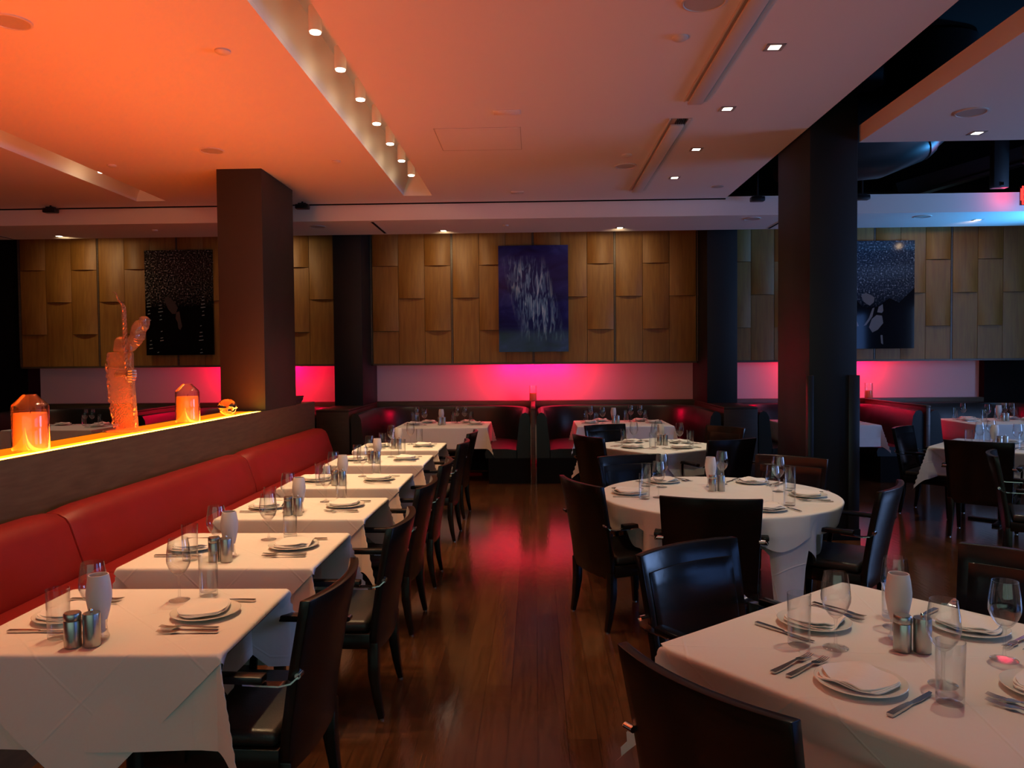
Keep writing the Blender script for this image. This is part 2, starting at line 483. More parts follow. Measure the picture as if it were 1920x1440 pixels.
def lamp(name, kind, loc, power, col, parent=None, rot=(0, 0, 0), **k):
    l = bpy.data.lights.new(name, kind)
    l.energy = power; l.color = col
    for a, b in k.items(): setattr(l, a, b)
    o = bpy.data.objects.new(name, l)
    COL.objects.link(o); o.location = loc; o.rotation_euler = rot
    if parent: o.parent = parent
    return o

# ------------------------------------------------------------------ room shell
CZ = 3.675        # main ceiling
SZ = 3.46         # soffit
UZ = 5.3          # black upper ceiling
struct('floor', MB().box(-8.8, 9.4, -4, 12.5, -0.1, 0), M['floor'], smooth=False)
b = MB()
S1 = (-1.60, -1.25, -1.0, 9.55)
S2 = (-4.98, -4.61, 1.0, 9.63)
zt = CZ + 0.03
for x0, x1, y0, y1 in ((-8.8, S2[0], -4, 10.0), (S2[0], S2[1], -4, S2[2]), (S2[0], S2[1], S2[3], 10.0), (S2[1], S1[0], -4, 10.0),
                       (S1[0], S1[1], -4, S1[2]), (S1[0], S1[1], S1[3], 10.0), (S1[1], 2.44, -4, 10.0)):
    b.box(x0, x1, y0, y1, CZ, zt)
for (x0, x1, y0, y1) in (S1, S2):       # light troughs with leaning left sides
    h = 0.27
    for q in (0, 1):
        b.add([(x0, y0, zt), (x0, y1, zt), (x0 + 0.09, y1, zt + h), (x0 + 0.09, y0, zt + h)], [(0, 1, 2, 3)])
    b.box(x1, x1 + 0.03, y0, y1, zt, zt + h)
    b.box(x0, x1 + 0.03, y1, y1 + 0.03, zt, zt + h)
    b.box(x0, x1 + 0.03, y0 - 0.03, y0, zt, zt + h)
    b.box(x0 - 0.05, x1 + 0.05, y0 - 0.05, y1 + 0.05, zt + h, zt + h + 0.03)
struct('ceiling', b, M['ceiling'], smooth=False, fixn=False)
struct('ceiling_soffit', MB().box(-8.8, 9.4, 10.0, 11.1, SZ, 3.70), M['ceiling'], smooth=False)
struct('ceiling_cloud', MB().box(2.90, 9.2, 1.0, 7.04, 3.55, 3.70), M['ceiling'], smooth=False)
b = MB().box(-8.8, 9.4, -4, 12.5, UZ, UZ + 0.1).box(-8.8, 9.4, 11.1, 12.3, 3.96, 4.02)
struct('ceiling_black', b, M['black_paint'], smooth=False)
struct('trim_1', MB().box(-8.8, 2.44, 9.972, 9.998, CZ - 0.012, CZ + 0.004), M['black_paint'], smooth=False)
struct('wall_back', MB().box(-8.8, 9.4, 12.2, 12.4, 0, 3.98), M['white_wall'], smooth=False)
struct('wall_back_upper', MB().box(-8.8, 9.4, 12.2, 12.4, 3.98, UZ), M['black_paint'], smooth=False)
struct('wall_left', MB().box(-8.9, -8.6, -4, 12.3, 0, UZ), M['black_paint'], smooth=False)
# dark wall pieces at both ends of the bays
struct('wall_back_end', MB().box(6.88, 9.4, 12.06, 12.2, 0, 3.9), M['black_paint'], smooth=False)
struct('wall_back_corner', MB().box(-8.6, -7.95, 11.9, 12.2, 0, 3.9), M['black_paint'], smooth=False)
# front and right walls, opened for unseen windows added as light sources
b = MB()
b.box(-8.8, -5.5, -4.2, -4, 0, UZ); b.box(4.5, 9.4, -4.2, -4, 0, UZ); b.box(-5.5, 4.5, -4.2, -4, 0, 0.5); b.box(-5.5, 4.5, -4.2, -4, 2.7, UZ)
struct('wall_front', b, M['column'], smooth=False)
def window(name, axis, a0, a1, z0, z1, pos, n, mat):
    """mullioned frame added out of view; its emissive panes light the room"""
    f = MB(); t = 0.03
    bars = [a0 + (a1 - a0) * i / n for i in range(n + 1)]
    g = MB()
    if axis == 'x':
        for q in bars: f.box(q - t, q + t, pos - 0.12, pos + 0.02, z0, z1)
        f.box(a0, a1, pos - 0.12, pos + 0.02, z0, z0 + 0.05); f.box(a0, a1, pos - 0.12, pos + 0.02, z1 - 0.05, z1)
        g.box(a0, a1, pos - 0.10, pos - 0.08, z0, z1)
    else:
        for q in bars: f.box(pos - 0.02, pos + 0.12, q - t, q + t, z0, z1)
        f.box(pos - 0.02, pos + 0.12, a0, a1, z0, z0 + 0.05); f.box(pos - 0.02, pos + 0.12, a0, a1, z1 - 0.05, z1)
        g.box(pos + 0.08, pos + 0.10, a0, a1, z0, z1)
    o = struct(name, f, M['black_metal'], smooth=False)
    obj('glowing_pane', g, mat, o, smooth=False)
window('added_window_1', 'x', -5.5, 4.5, 0.5, 2.7, -4.0, 5, M['rear_fill'])  # added out of view to put cool light on camera-facing cloths
b = MB()
b.box(9.2, 9.4, -4, -3.2, 0, UZ); b.box(9.2, 9.4, 1.6, 4.3, 0, UZ); b.box(9.2, 9.4, 7.4, 12.4, 0, UZ)
for y0, y1 in ((-3.2, 1.6), (4.3, 7.4)):
    b.box(9.2, 9.4, y0, y1, 0, 0.7); b.box(9.2, 9.4, y0, y1, 2.9, UZ)
struct('wall_right', b, M['column'], smooth=False)
window('unseen_window_2', 'y', 4.3, 7.4, 0.7, 2.9, 9.2, 1, M['blue_source'])  # window form given to the unseen blue source mirrored in the chairs
window('unseen_window_3', 'y', -3.2, 1.6, 0.7, 2.9, 9.2, 3, M['blue_dim_source'])
# columns
struct('column_1', MB().box(-3.335, -2.855, 8.1, 9.15, 0, CZ + 0.02), M['column'], bevel=0.006)
b = MB().box(2.455, 2.875, 7.0, 7.9, 0, UZ)
struct('column_2', b, M['column_black'], bevel=0.006)
struct('column_3', MB().box(-2.92, -2.505, 11.18, 12.2, 1.0, 3.96), M['column_black'], bevel=0.005)
struct('column_4', MB().box(2.47, 2.90, 11.18, 12.2, 1.0, 3.96), M['column_black'], bevel=0.005)
# corner guards low on the right column
b = MB()
for x0, x1 in ((2.437, 2.487), (2.795, 2.893)):
    b.box(x0, x1, 6.975, 7.04, 0.0, 1.48)
struct('trim_2', b, M['black_metal'], bevel=0.003)
struct('trim_3', MB().box(2.43, 2.90, 6.96, 7.93, 0.0, 0.10), M['black_paint'], bevel=0.004)
# ledge rail along the back wall under the pink band
struct('trim_4', MB().box(-7.95, 6.88, 12.06, 12.2, 0.90, 1.008), M['brown'], bevel=0.004)

# half wall with its glowing top, column stands on it
HX0, HX1, HZ = -3.26, -2.85, 1.128
b = MB()
b.box(HX0, HX1, -1.0, 9.9, 0, HZ - 0.035)
b.box(HX1 - 0.022, HX1, -1.0, 9.9, HZ - 0.035, HZ)
b.box(HX0, HX0 + 0.022, -1.0, 9.9, HZ - 0.035, HZ)
b.box(HX0 + 0.022, HX1 - 0.022, 8.02, 9.9, HZ - 0.035, HZ)
hw = struct('wall_half', b, M['brown'], smooth=False)
led = thing('glowing_ledge', 'amber backlit glass ledge along the top of the dark half wall', 'ledge light', (0, 0, HZ))
obj('glass_top', MB().box(HX0 + 0.022, HX1 - 0.15, -1.0, 8.02, -0.02, -0.002), M['ledge_glow'], led, smooth=False)
obj('lit_edge', MB().box(HX1 - 0.15, HX1 - 0.075, -1.0, 8.02, -0.02, -0.0015), M['ledge_bright'], led, smooth=False)
obj('led_strip', MB().box(HX1 - 0.075, HX1 - 0.022, -1.0, 8.02, -0.02, -0.001), M['led_orange'], led, smooth=False)
lamp('ledge_light', 'AREA', (HX1 - 0.17, 3.5, 0.004), P_LEDGE, (1.0, 0.055, 0.002), led, (PI, 0, 0), shape='RECTANGLE', size=0.3, size_y=8.6)

# ------------------------------------------------------------------ red banquette
bq = thing('banquette', 'long red vinyl banquette under the glowing ledge', 'banquette', (0, 0, 0))
segs = [(-1.0, 3.35), (3.36, 4.92), (4.93, 6.50), (6.51, 8.05), (8.06, 9.55)]
segs = [(-1.0, 1.5), (1.51, 4.29), (4.30, 7.02), (7.03, 9.75)]
for y0, y1 in segs:
    prof = [(-2.84, 0.42), (-2.84, 0.765), (-2.82, 0.797), (-2.77, 0.815), (-2.70, 0.810), (-2.655, 0.785), (-2.63, 0.73), (-2.56, 0.52), (-2.55, 0.42)]
    b = MB(); n = 14; k = len(prof); vs = []
    for i in range(n + 1):
        t = i / n; e = min(1, 10 * t * (y1 - y0) / 1.0, 10 * (1 - t) * (y1 - y0) / 1.0) if 0 < i < n else 0
        for x, z in prof:
            sh = 0.02 * (1 - e)
            vs.append((x - (sh if x > -2.8 else 0), y0 + (y1 - y0) * (t if 0 < i < n else t), z - (sh if z > 0.75 else 0)))
    fs = [(i * k + q, i * k + (q + 1) % k, (i + 1) * k + (q + 1) % k, (i + 1) * k + q) for i in range(n) for q in range(k)]
    fs += [tuple(range(k)), tuple(n * k + q for q in range(k - 1, -1, -1))]
    b.add(vs, fs)
    obj('back_cushion', b, M['red'], bq, bevel=0.012)
for y0, y1 in segs:
    obj('seat_cushion', MB().box(-2.56, -2.02, y0, y1, 0.34, 0.46), M['red'], bq, bevel=0.03, seg=3)
obj('plinth', MB().box(-2.84, -2.06, -1.0, 9.75, 0, 0.34), M['brown'], bq, smooth=False)

# ------------------------------------------------------------------ wood tile panelling
def panel_bay(name, label, xs, first):
    """three tile columns to a module; the lower edge of every tile bows out"""
    root = thing('wood_panel', label, 'wall panel', ((xs[0][0] + xs[-1][1]) / 2, 11.8, 0), 0, 'wood tile panels on the back wall')
    cx = root.location.x
    zb, ztp = 1.60, 3.94
    idx = first
    for (x0, x1) in xs:
        b = MB(); wcol = (x1 - x0 - 0.03) / 3
        for c in range(3):
            a0 = x0 + 0.015 + wcol * c + 0.003; a1 = a0 + wcol - 0.006
            seams = [3.085, 2.095] if idx % 2 == 0 else [3.58, 2.59]
            zs = [ztp] + seams + [zb]
            for t in range(len(zs) - 1):
                zh, zl = zs[t], zs[t + 1] + 0.004
                fr = min(1.0, (zh - zl) / 0.98)
                def f(u, v, a0=a0, a1=a1, zh=zh, zl=zl, fr=fr):
                    bow = 0.012 + (0.050 * sin(PI * u) ** 0.8 if 0 < u < 1 else 0) * (v * fr if zh < ztp else 0.4 + 0.6 * v) ** 1.5
                    if zl < zb + 0.02: bow = 0.012 + (bow - 0.012) * 0.3
                    return (a0 + (a1 - a0) * u - cx, -bow, zh + (zl - zh) * v)
                b.slab(f, lambda u, v, f=f: (f(u, v)[0], 0.02, f(u, v)[2]), 8, 6)
            idx += 1
        mo = obj('tile_module', b, M['wood'], root)
    fr = MB(); xa, xb = xs[0][0] - 0.012 - cx, xs[-1][1] + 0.012 - cx
    fr.box(xa, xa + 0.02, -0.03, 0.10, zb - 0.025, ztp); fr.box(xb - 0.02, xb, -0.03, 0.10, zb - 0.025, ztp)
    fr.box(xa, xb, -0.03, 0.10, zb - 0.025, zb)
    fr.box(xa, xb, 0.021, 0.06, zb, ztp)
    for (x0, x1) in xs[1:]:
        fr.box(x0 - 0.012 - cx, x0 + 0.012 - cx, -0.012, 0.03, zb, ztp)
    obj('frame', fr, M['brown'], root, smooth=False)
    return root
panel_bay('l', 'honey wood tile panel behind the black speckled picture', [(-7.97, -6.735), (-6.735, -5.50), (-5.50, -4.265), (-4.265, -3.03)], 0)
panel_bay('c', 'honey wood tile panel behind the blue painting', [(-2.49, -1.258), (-1.258, -0.02), (-0.02, 1.216), (1.216, 2.455)], 0)
panel_bay('r', 'honey wood tile panel behind the grey photograph beside the black column', [(2.90, 3.97), (3.97, 5.10), (5.10, 6.235), (6.235, 7.37)], 0)

# ------------------------------------------------------------------ pictures on the panels
def picture(label, x, mat, extra=None):
    p = thing('wall_picture', label, 'picture', (x, 11.70, 2.565), 0, 'acrylic pictures on the wood panels')
    b = MB().box(-0.525, 0.525, 0, 0.028, -0.80, 0.80)
    mats = [mat]
    if extra:
        for polys, m in extra:
            mats.append(m)
            for po in polys:
                n = len(po)
                b.add([(px, -0.0006 - 0.0002 * len(mats), pz) for px, pz in po], [tuple(range(n))], len(mats) - 1)
    obj('printed_panel', b, mats, p, smooth=False, fixn=False)
    h = MB()
    for sx in (-0.35, 0.35): h.box(sx - 0.03, sx + 0.03, 0.028, 0.055, -0.6, 0.6)
    obj('hanging_rail', h, M['black_metal'], p, smooth=False)
    return p
def ell(cx, cz, rx, rz, n=14, rot=0.0):
    return [(cx + rx * cos(t) * cos(rot) - rz * sin(t) * sin(rot), cz + rx * cos(t) * sin(rot) + rz * sin(t) * cos(rot)) for t in [2 * PI * i / n for i in range(n)]]
dash = []
for x0, ys in ((-0.47, (0.10, 0.04, -0.01, -0.06, -0.12, -0.17, -0.27)), (-0.29, (0.02, -0.04, -0.09, -0.14, -0.20, -0.26)), (0.37, (0.08, 0.03, -0.03, -0.08, -0.14, -0.20)),
               (0.33, (-0.36, -0.46, -0.52, -0.58, -0.72, -0.77)), (-0.28, (-0.44, -0.54, -0.58)), (-0.45, (-0.58, -0.64, -0.70)), (-0.34, (-0.76,))):
    for i, y in enumerate(ys):
        wd = 0.012 + 0.008 * (i % 4)
        dash.append([(x0 - wd, y - 0.006), (x0 + wd, y + 0.002), (x0 + wd, y + 0.012), (x0 - wd, y + 0.006)])
picture('black picture with pale speckle and a falling pale shape', -5.43, M['art_dark'],
        [(dash, M['dash_print']),
         ([[(-0.24, 0.06), (-0.16, 0.09), (-0.08, 0.02), (-0.02, -0.08), (-0.06, -0.17), (-0.11, -0.17), (-0.17, -0.10)],
           [(-0.05, -0.15), (0.0, -0.13), (0.02, -0.26), (0.04, -0.36), (0.01, -0.42), (-0.02, -0.39), (-0.03, -0.30), (-0.06, -0.24)]], M['skin_dim'])])
picture('deep blue abstract painting with pale brushwork on the centre panel', -0.016, M['art_blue'])
picture('speckled photograph of a seated figure with painted-in blue reflection, right of the black column', 5.12, M['art_grey'],
        [([[(-0.36, -0.80), (-0.36, -0.50), (-0.31, -0.28), (-0.36, -0.02), (-0.26, -0.16), (-0.10, -0.22), (0.02, -0.15), (0.16, -0.05), (0.30, -0.12), (0.525, 0.10), (0.525, -0.80)]], M['dark_print']),
         ([[(-0.42, -0.10), (-0.37, -0.06), (-0.36, -0.22), (-0.33, -0.36), (-0.29, -0.46), (-0.33, -0.47), (-0.39, -0.34), (-0.42, -0.20)],
           [(-0.45, 0.02), (-0.41, 0.05), (-0.38, 0.0), (-0.39, -0.08), (-0.45, -0.06)],
           [(-0.26, -0.01), (-0.19, 0.03), (-0.12, 0.0), (-0.06, -0.04), (-0.07, -0.11), (-0.13, -0.16), (-0.18, -0.13), (-0.22, -0.10)],
           [(-0.09, -0.20), (-0.06, -0.19), (-0.09, -0.32), (-0.18, -0.45), (-0.22, -0.46), (-0.14, -0.34)],
           [(0.0, -0.18), (0.06, -0.14), (0.07, -0.24), (0.05, -0.27), (-0.02, -0.26)],
           [(-0.10, -0.36), (-0.03, -0.30), (0.05, -0.31), (0.07, -0.42), (-0.01, -0.52), (-0.09, -0.56), (-0.14, -0.48)],
           [(0.03, -0.60), (0.06, -0.60), (0.07, -0.74), (0.04, -0.72)]], M['skin_print'])])

# ------------------------------------------------------------------ pink bar lights on the ledge rail
for x, lab in ((-4.30, 'pink bar light under the wood panels of the left bay'), (0.0, 'pink bar light under the wood panel with the blue painting'), (4.62, 'pink bar light under the wood panels right of the black column')):
    t = thing('bar_light', lab, 'wall light', (x, 11.945, 1.622), 0, 'pink bar lights under the wood panels')
    obj('housing', MB().box(-0.46, 0.46, -0.03, 0.03, 0.004, 0.03).box(-0.40, -0.37, 0.03, 0.255, 0.01, 0.02).box(0.37, 0.40, 0.03, 0.255, 0.01, 0.02), M['black_metal'], t)
    obj('lens', MB().box(-0.40, 0.40, -0.02, 0.02, 0.0, 0.004), M['led_pink'], t, smooth=False)
    for q in (-0.40, 0.0, 0.40):
        lamp('bar_glow', 'POINT', (q, 0, -0.012), P_PINK * (0.6 if x > 1 else 1.0), (1.0, 0.0, 0.04), t, shadow_soft_size=0.02)

# ------------------------------------------------------------------ ceiling fittings
# track spots in the trough
def make_spot():
    t = thing('track_spotlight', '', 'spotlight')
    obj('body', MB().cyl(0.042, 0.012, 0.17, 20), M['trim_white'], t, bevel=0.003)
    obj('lens', MB().cyl(0.034, 0.004, 0.012, 20), M['lamp_warm'], t, smooth=False)
    obj('stem', MB().cyl(0.008, 0.17, 0.24, 8), M['trim_white'], t)
    return t
sp = Proto(make_spot())
ordn = ['nearest', 'second', 'third', 'fourth', 'fifth', 'sixth', 'farthest']
for i in range(7):
    y = 4.92 + 0.633 * i
    n_ = 'white cylinder track spotlight in the ceiling trough, %s of seven' % (ordn[i] if i in (0, 6) else ordn[i] + ' from the near end')
    o = sp.put(n_, (-1.372, y, 3.715), 0, 'track spotlights in the ceiling trough')
    lamp('spot_beam', 'SPOT', (0, 0, 0.0), P_SPOT, WARM, o, (R(4), R(4 + (i % 3) * 3), 0), spot_size=R(84), spot_blend=0.8, shadow_soft_size=0.03)
    lamp('spot_spill', 'POINT', (0, 0, -0.006), 0.65, WARM, o, shadow_soft_size=0.02)
for i in range(3):
    y = 4.92 - 0.633 * (i + 1)
    o = sp.put('white cylinder track spotlight in the near end of the trough', (-1.372, y, 3.715), 0, 'track spotlights nearer than the photo shows')
    lamp('spot_beam', 'SPOT', (0, 0, 0.0), P_SPOT * 0.62, WARM, o, (R(0), R(5), 0), spot_size=R(84), spot_blend=0.8, shadow_soft_size=0.03)
tr = thing('light_track', 'white track rail along the roof of the ceiling trough', 'track rail', (-1.372, 4.5, 3.94))
obj('rail', MB().box(-0.02, 0.02, -5.2, 5.0, 0.0, 0.035), M['trim_white'], tr, smooth=False)
# a last few spots light the left trough
sl = Proto(make_spot())
for i, y in enumerate((8.35, 6.6, 4.9)):
    o = sp.put('white track spotlight inside the left ceiling trough', (-4.70, y, 3.715), 0, 'track spotlights hidden in the left trough')
    lamp('spot_beam', 'SPOT', (0, 0, 0), P_SPOT * 0.35, WARM, o, (0, R(12), 0), spot_size=R(110), spot_blend=0.9, shadow_soft_size=0.03)
    lamp('spot_spill', 'POINT', (0, 0, -0.006), 1.6, WARM, o, shadow_soft_size=0.02)
for ch in list(sl.o.children): bpy.data.objects.remove(ch)
bpy.data.objects.remove(sl.o)

def make_square():
    t = thing('square_downlight', '', 'downlight')
    f = MB()
    for a in (0, 1, 2, 3):
        T = Matrix.Rotation(a * PI / 2, 4, 'Z')
        f.box(-0.06, 0.06, 0.036, 0.06, -0.004, 0.0, T=T)
    obj('trim_ring', f, M['grille'], t, smooth=False)
    obj('lens', MB().box(-0.036, 0.036, -0.036, 0.036, -0.0025, -0.0005), M['lamp_warm'], t, smooth=False)
    return t
sq = Proto(make_square())
labs = ['nearest', 'second', 'third', 'farthest']
def down(lab, x, y, z, power, col, group, ang=84, rot=(0, 0, 0), blend=0.8):
    o = sq.put(lab, (x, y, z), 0, group)
    lamp('down_beam', 'SPOT', (0, 0, -0.012), power, col, o, rot, spot_size=R(ang), spot_blend=blend, shadow_soft_size=0.04)
    return o
for i, y in enumerate((5.18, 6.425, 7.64, 8.81)):
    down('lit square downlight right of the ceiling diffusers, %s of four' % (labs[i] if i in (0, 3) else labs[i] + ' from the near end'), 1.585, y, CZ, P_DOWN, COOL, 'square downlights of the main ceiling')
for y in (3.96, 2.74):
    down('square downlight of the main ceiling nearer than the photo shows', 1.585, y, CZ, P_DOWN * 0.62, COOL, 'square downlights out of the photo')
down('lit square downlight in the right-hand ceiling cloud', 3.80, 6.80, 3.55, P_DOWN, COOL, None)
for x, y, lab in ((-6.74, 10.85, 'lit downlight in the soffit above the left bay'), (-1.265, 10.85, 'lit downlight in the soffit left of the blue painting'),
                  (1.19, 10.80, 'lit downlight in the soffit right of the blue painting'), (5.93, 10.58, 'lit downlight in the soffit beside the EXIT sign'), (-3.95, 10.85, 'lit downlight in the soffit behind the orange lit column')):
    down(lab, x, y, SZ, P_WASH * (0.6 if x > 5 else 1.0), WARM, 'soffit downlights', 120, (R(62), 0, 0), 1.0)

def disc(name, label, cat, x, y, z, r, h, mat, rim=True, group=None):
    t = thing(name, label, cat, (x, y, z), 0, group)
    if rim:
        obj('rim', MB().lathe([(r, 0), (r, -h), (r - 0.012, -h - 0.002), (r - 0.016, -h * 0.5), (r - 0.016, 0)], 40), M['trim_white'], t)
        obj('grille', MB().cyl(r - 0.014, -h * 0.7, 0, 40), mat, t, smooth=False)
    else:
        obj('cover', MB().lathe([(0, -h), (r * 0.7, -h), (r, -h * 0.5), (r, 0), (0, 0)], 28), mat, t)
    return t
g = 'round ceiling speakers'
disc('ceiling_speaker', 'round speaker in the orange ceiling, cut by the left edge of the photo', 'speaker', -3.09, 4.56, CZ, 0.115, 0.008, M['grille'], group=g)
disc('ceiling_speaker', 'round speaker in the orange ceiling left of the square column', 'speaker', -3.08, 7.39, CZ, 0.115, 0.008, M['grille'], group=g)
disc('ceiling_speaker', 'round speaker beside the near ceiling diffuser, cut by the top edge', 'speaker', 0.98, 4.50, CZ, 0.13, 0.008, M['grille'], group=g)
disc('ceiling_speaker', 'round speaker beside the far ceiling diffuser', 'speaker', 0.97, 8.24, CZ, 0.115, 0.008, M['grille'], group=g)
disc('ceiling_speaker', 'round speaker in the right-hand ceiling cloud', 'speaker', 3.43, 6.22, 3.55, 0.12, 0.008, M['grille'], group=g)
disc('ceiling_speaker', 'round speaker in the soffit right of the square column', 'speaker', -2.91, 10.39, SZ, 0.11, 0.006, M['grille'], group=g)
disc('ceiling_speaker', 'round speaker in the soffit left of the black column', 'speaker', 2.85, 10.25, SZ, 0.11, 0.006, M['grille'], group=g)
disc('ceiling_speaker', 'round speaker in the soffit right of the black column', 'speaker', 5.05, 10.27, SZ, 0.11, 0.006, M['grille'], group=g)
g = 'small round ceiling covers'
for x, y, z, r, lab in ((-2.02, 5.05, CZ, 0.05, 'small round cover in the orange ceiling left of the spotlight trough'), (0.935, 4.99, CZ, 0.05, 'small round cover left of the near ceiling diffuser'),
                        (-4.32, 7.87, CZ, 0.045, 'small round cover beside the left ceiling trough'), (-2.0, 7.85, CZ, 0.045, 'small round cover above the top of the square column'),
                        (0.93, 7.80, CZ, 0.05, 'small round cover next to the speaker by the far diffuser'), (-0.38, 10.47, SZ, 0.04, 'small round cover in the soffit above the blue painting'),
                        (-5.17, 10.46, SZ, 0.04, 'small round cover in the soffit above the black picture')):
    disc('ceiling_cover', lab, 'cover', x, y, z, r, 0.02, M['trim_white'], False, g)
disc('ceiling_cover', 'flat round cover near the far right corner of the main ceiling', 'cover', 2.18, 9.30, CZ, 0.07, 0.008, M['grille'], False, g)
t = thing('ceiling_sensor', 'flat oblong sensor plate in the middle of the ceiling', 'sensor', (-0.215, 6.405, CZ))
obj('plate', MB().box(-0.11, 0.11, -0.055, 0.055, -0.008, 0), M['ceiling'], t, bevel=0.003)
obj('cover', MB().box(-0.075, 0.075, -0.04, 0.04, -0.014, -0.008), M['ceiling'], t, bevel=0.002)
t = thing('ceiling_sensor', 'small oblong sensor plate near the far end of the ceiling', 'sensor', (-0.197, 9.43, CZ))
obj('plate', MB().box(-0.075, 0.075, -0.05, 0.05, -0.012, 0), M['trim_white'], t, bevel=0.002)
t = thing('access_hatch', 'flush square access hatch in the ceiling', 'hatch', (-0.49, 7.19, CZ))
f = MB()
for x0, x1, y0, y1 in ((-0.385, 0.385, -0.37, -0.364), (-0.385, -0.379, -0.37, 0.35), (0.375, 0.381, -0.37, 0.35), (-0.385, 0.381, 0.345, 0.350)):
    f.box(x0, x1, y0, y1, -0.0015, 0)
obj('shadow_gap', f, M['grille'], t, smooth=False)
obj('door_panel', MB().box(-0.365, 0.360, -0.352, 0.335, -0.003, 0), M['ceiling'], t, smooth=False)
def diffuser(label, x0, x1, y0, y1, open_end):
    t = thing('linear_diffuser', label, 'air diffuser', ((x0 + x1) / 2, (y0 + y1) / 2, CZ), 0, 'linear air diffusers in the ceiling')
    hx, hy = (x1 - x0) / 2, (y1 - y0) / 2
    obj('slot', MB().box(-hx, hx, -hy, hy, -0.002, 0), M['grille'], t, smooth=False)
    obj('blade', MB().box(-hx + 0.03, hx - 0.045, -hy + (0.12 if open_end else 0), hy - 0.0, -0.034, -0.014), M['trim_white'], t, bevel=0.003)
    f = MB().box(-hx, -hx + 0.012, -hy, hy, -0.012, 0).box(hx - 0.03, hx, -hy, hy, -0.012, 0)
    obj('frame', f, M['trim_white'], t, smooth=False)
    if open_end:
        v = MB()
        for k in range(5): v.box(-0.03 + 0.018 * k, -0.022 + 0.018 * k, -hy + 0.01, -hy + 0.11, -0.02, -0.003)
        obj('vent_fins', v, M['black_metal'], t, smooth=False)
diffuser('long linear air diffuser nearest the camera', 1.19, 1.375, 2.6, 6.21, False)
diffuser('long linear air diffuser with a dark vent at its near end', 1.155, 1.345, 6.65, 9.42, True)
def slot_vent(label, x, y0, y1, z):
    t = thing('slot_vent', label, 'air vent', (x, (y0 + y1) / 2, z), 0, 'slot vents in the soffit')
    hy = (y1 - y0) / 2
    obj('slot', MB().box(-0.018, 0.018, -hy, hy, -0.003, 0), M['black_paint'], t, smooth=False)
    obj('frame', MB().box(-0.03, -0.018, -hy, hy, -0.004, 0).box(0.018, 0.03, -hy, hy, -0.004, 0), M['trim_white'], t, smooth=False)
slot_vent('black slot vent in the soffit right of the square column', -2.11, 10.1, 11.0, SZ)
slot_vent('black slot vent in the soffit left of the black column', 3.30, 10.25, 11.05, SZ)
slot_vent('slot vent in the soffit at the far left', -7.55, 10.2, 11.05, SZ)
g = 'small black boxes under the ceiling gap'
for x, z, stem, lab in ((-6.19, 3.61, False, 'small black box under the ceiling gap above the left bay'), (-2.935, 3.61, False, 'small black box under the ceiling gap beside the square column'),
                        (2.79, 3.62, True, 'small black box on a thin stem left of the black column'), (4.08, 3.62, True, 'small black box on a thin stem right of the black column')):
    t = thing('hanging_box', lab, 'sensor box', (x, 9.80, z), 0, g)
    obj('case', MB().box(-0.085, 0.085, -0.05, 0.05, -0.03, 0.03), M['black_metal'], t, bevel=0.012)
    obj('bracket', MB().cyl(0.012, 0.03, (UZ - z) if stem else (CZ - z), 10).box(-0.05, 0.05, -0.03, 0.03, 0.03, 0.045), M['black_metal'], t)

# black upper structure right of the main ceiling
t = thing('air_duct', 'black round air duct curving above the right-hand soffit', 'duct')
pts = [(2.95, 9.3, 4.22), (3.5, 9.3, 4.20), (4.0, 9.3, 4.24), (4.3, 9.3, 4.36), (4.52, 9.28, 4.56), (4.62, 9.25, 4.80), (4.64, 9.25, 5.25)]
b = MB().tube(pts, 0.5, 28)
obj('duct_body', b, M['duct'], t)
b = MB()
for p, q in ((pts[1], pts[2]), (pts[3], pts[4])):
    a = Vector(p); d = (Vector(q) - a).normalized() * 0.05
    b.tube([a - d, a + d], 0.512, 28)
obj('duct_band', b, M['duct'], t)
t = thing('roof_beam', 'dark sloping steel beam beyond the air duct', 'beam')
b = MB(); a, c = Vector((5.0, 10.9, 3.92)), Vector((8.2, 10.2, 4.75))
b.tube([a, c], 1.0, sec=[(-0.09, -0.10), (0.09, -0.10), (0.09, 0.10), (-0.09, 0.10)])
obj('web', b, M['duct'], t, smooth=False)
b = MB(); b.tube([a + Vector((0, 0, -0.12)), c + Vector((0, 0, -0.12))], 1.0, sec=[(-0.14, -0.015), (0.14, -0.015), (0.14, 0.015), (-0.14, 0.015)])
obj('flange', b, M['duct'], t, smooth=False)
t = thing('hanger_post', 'dark upright hanger post beside the EXIT sign', 'post', (5.72, 9.75, 3.70))
obj('post', MB().box(-0.09, 0.09, -0.05, 0.05, 0, 1.6), M['duct'], t, bevel=0.004)
obj('base_bolt', MB().cyl(0.02, 0.02, 0.06, 8, (0, -0.06, 0)), M['chrome'], t)
t = thing('stage_light', 'dark adjustable flood light above the EXIT sign', 'flood light', (6.05, 9.6, 3.98))
obj('yoke', MB().tube([(-0.14, 0, 0.2), (-0.10, 0, 0.0), (-0.02, 0, -0.12)], 0.022, 8), M['duct'], t)
obj('head', MB().box(-0.10, 0.14, -0.08, 0.10, -0.04, 0.05, T=Matrix.Rotation(R(25), 4, 'Y')), M['duct'], t, bevel=0.01)
obj('lens', MB().box(-0.06, 0.12, -0.083, -0.079, -0.03, 0.03, T=Matrix.Rotation(R(25), 4, 'Y')), M['chrome'], t, smooth=False)
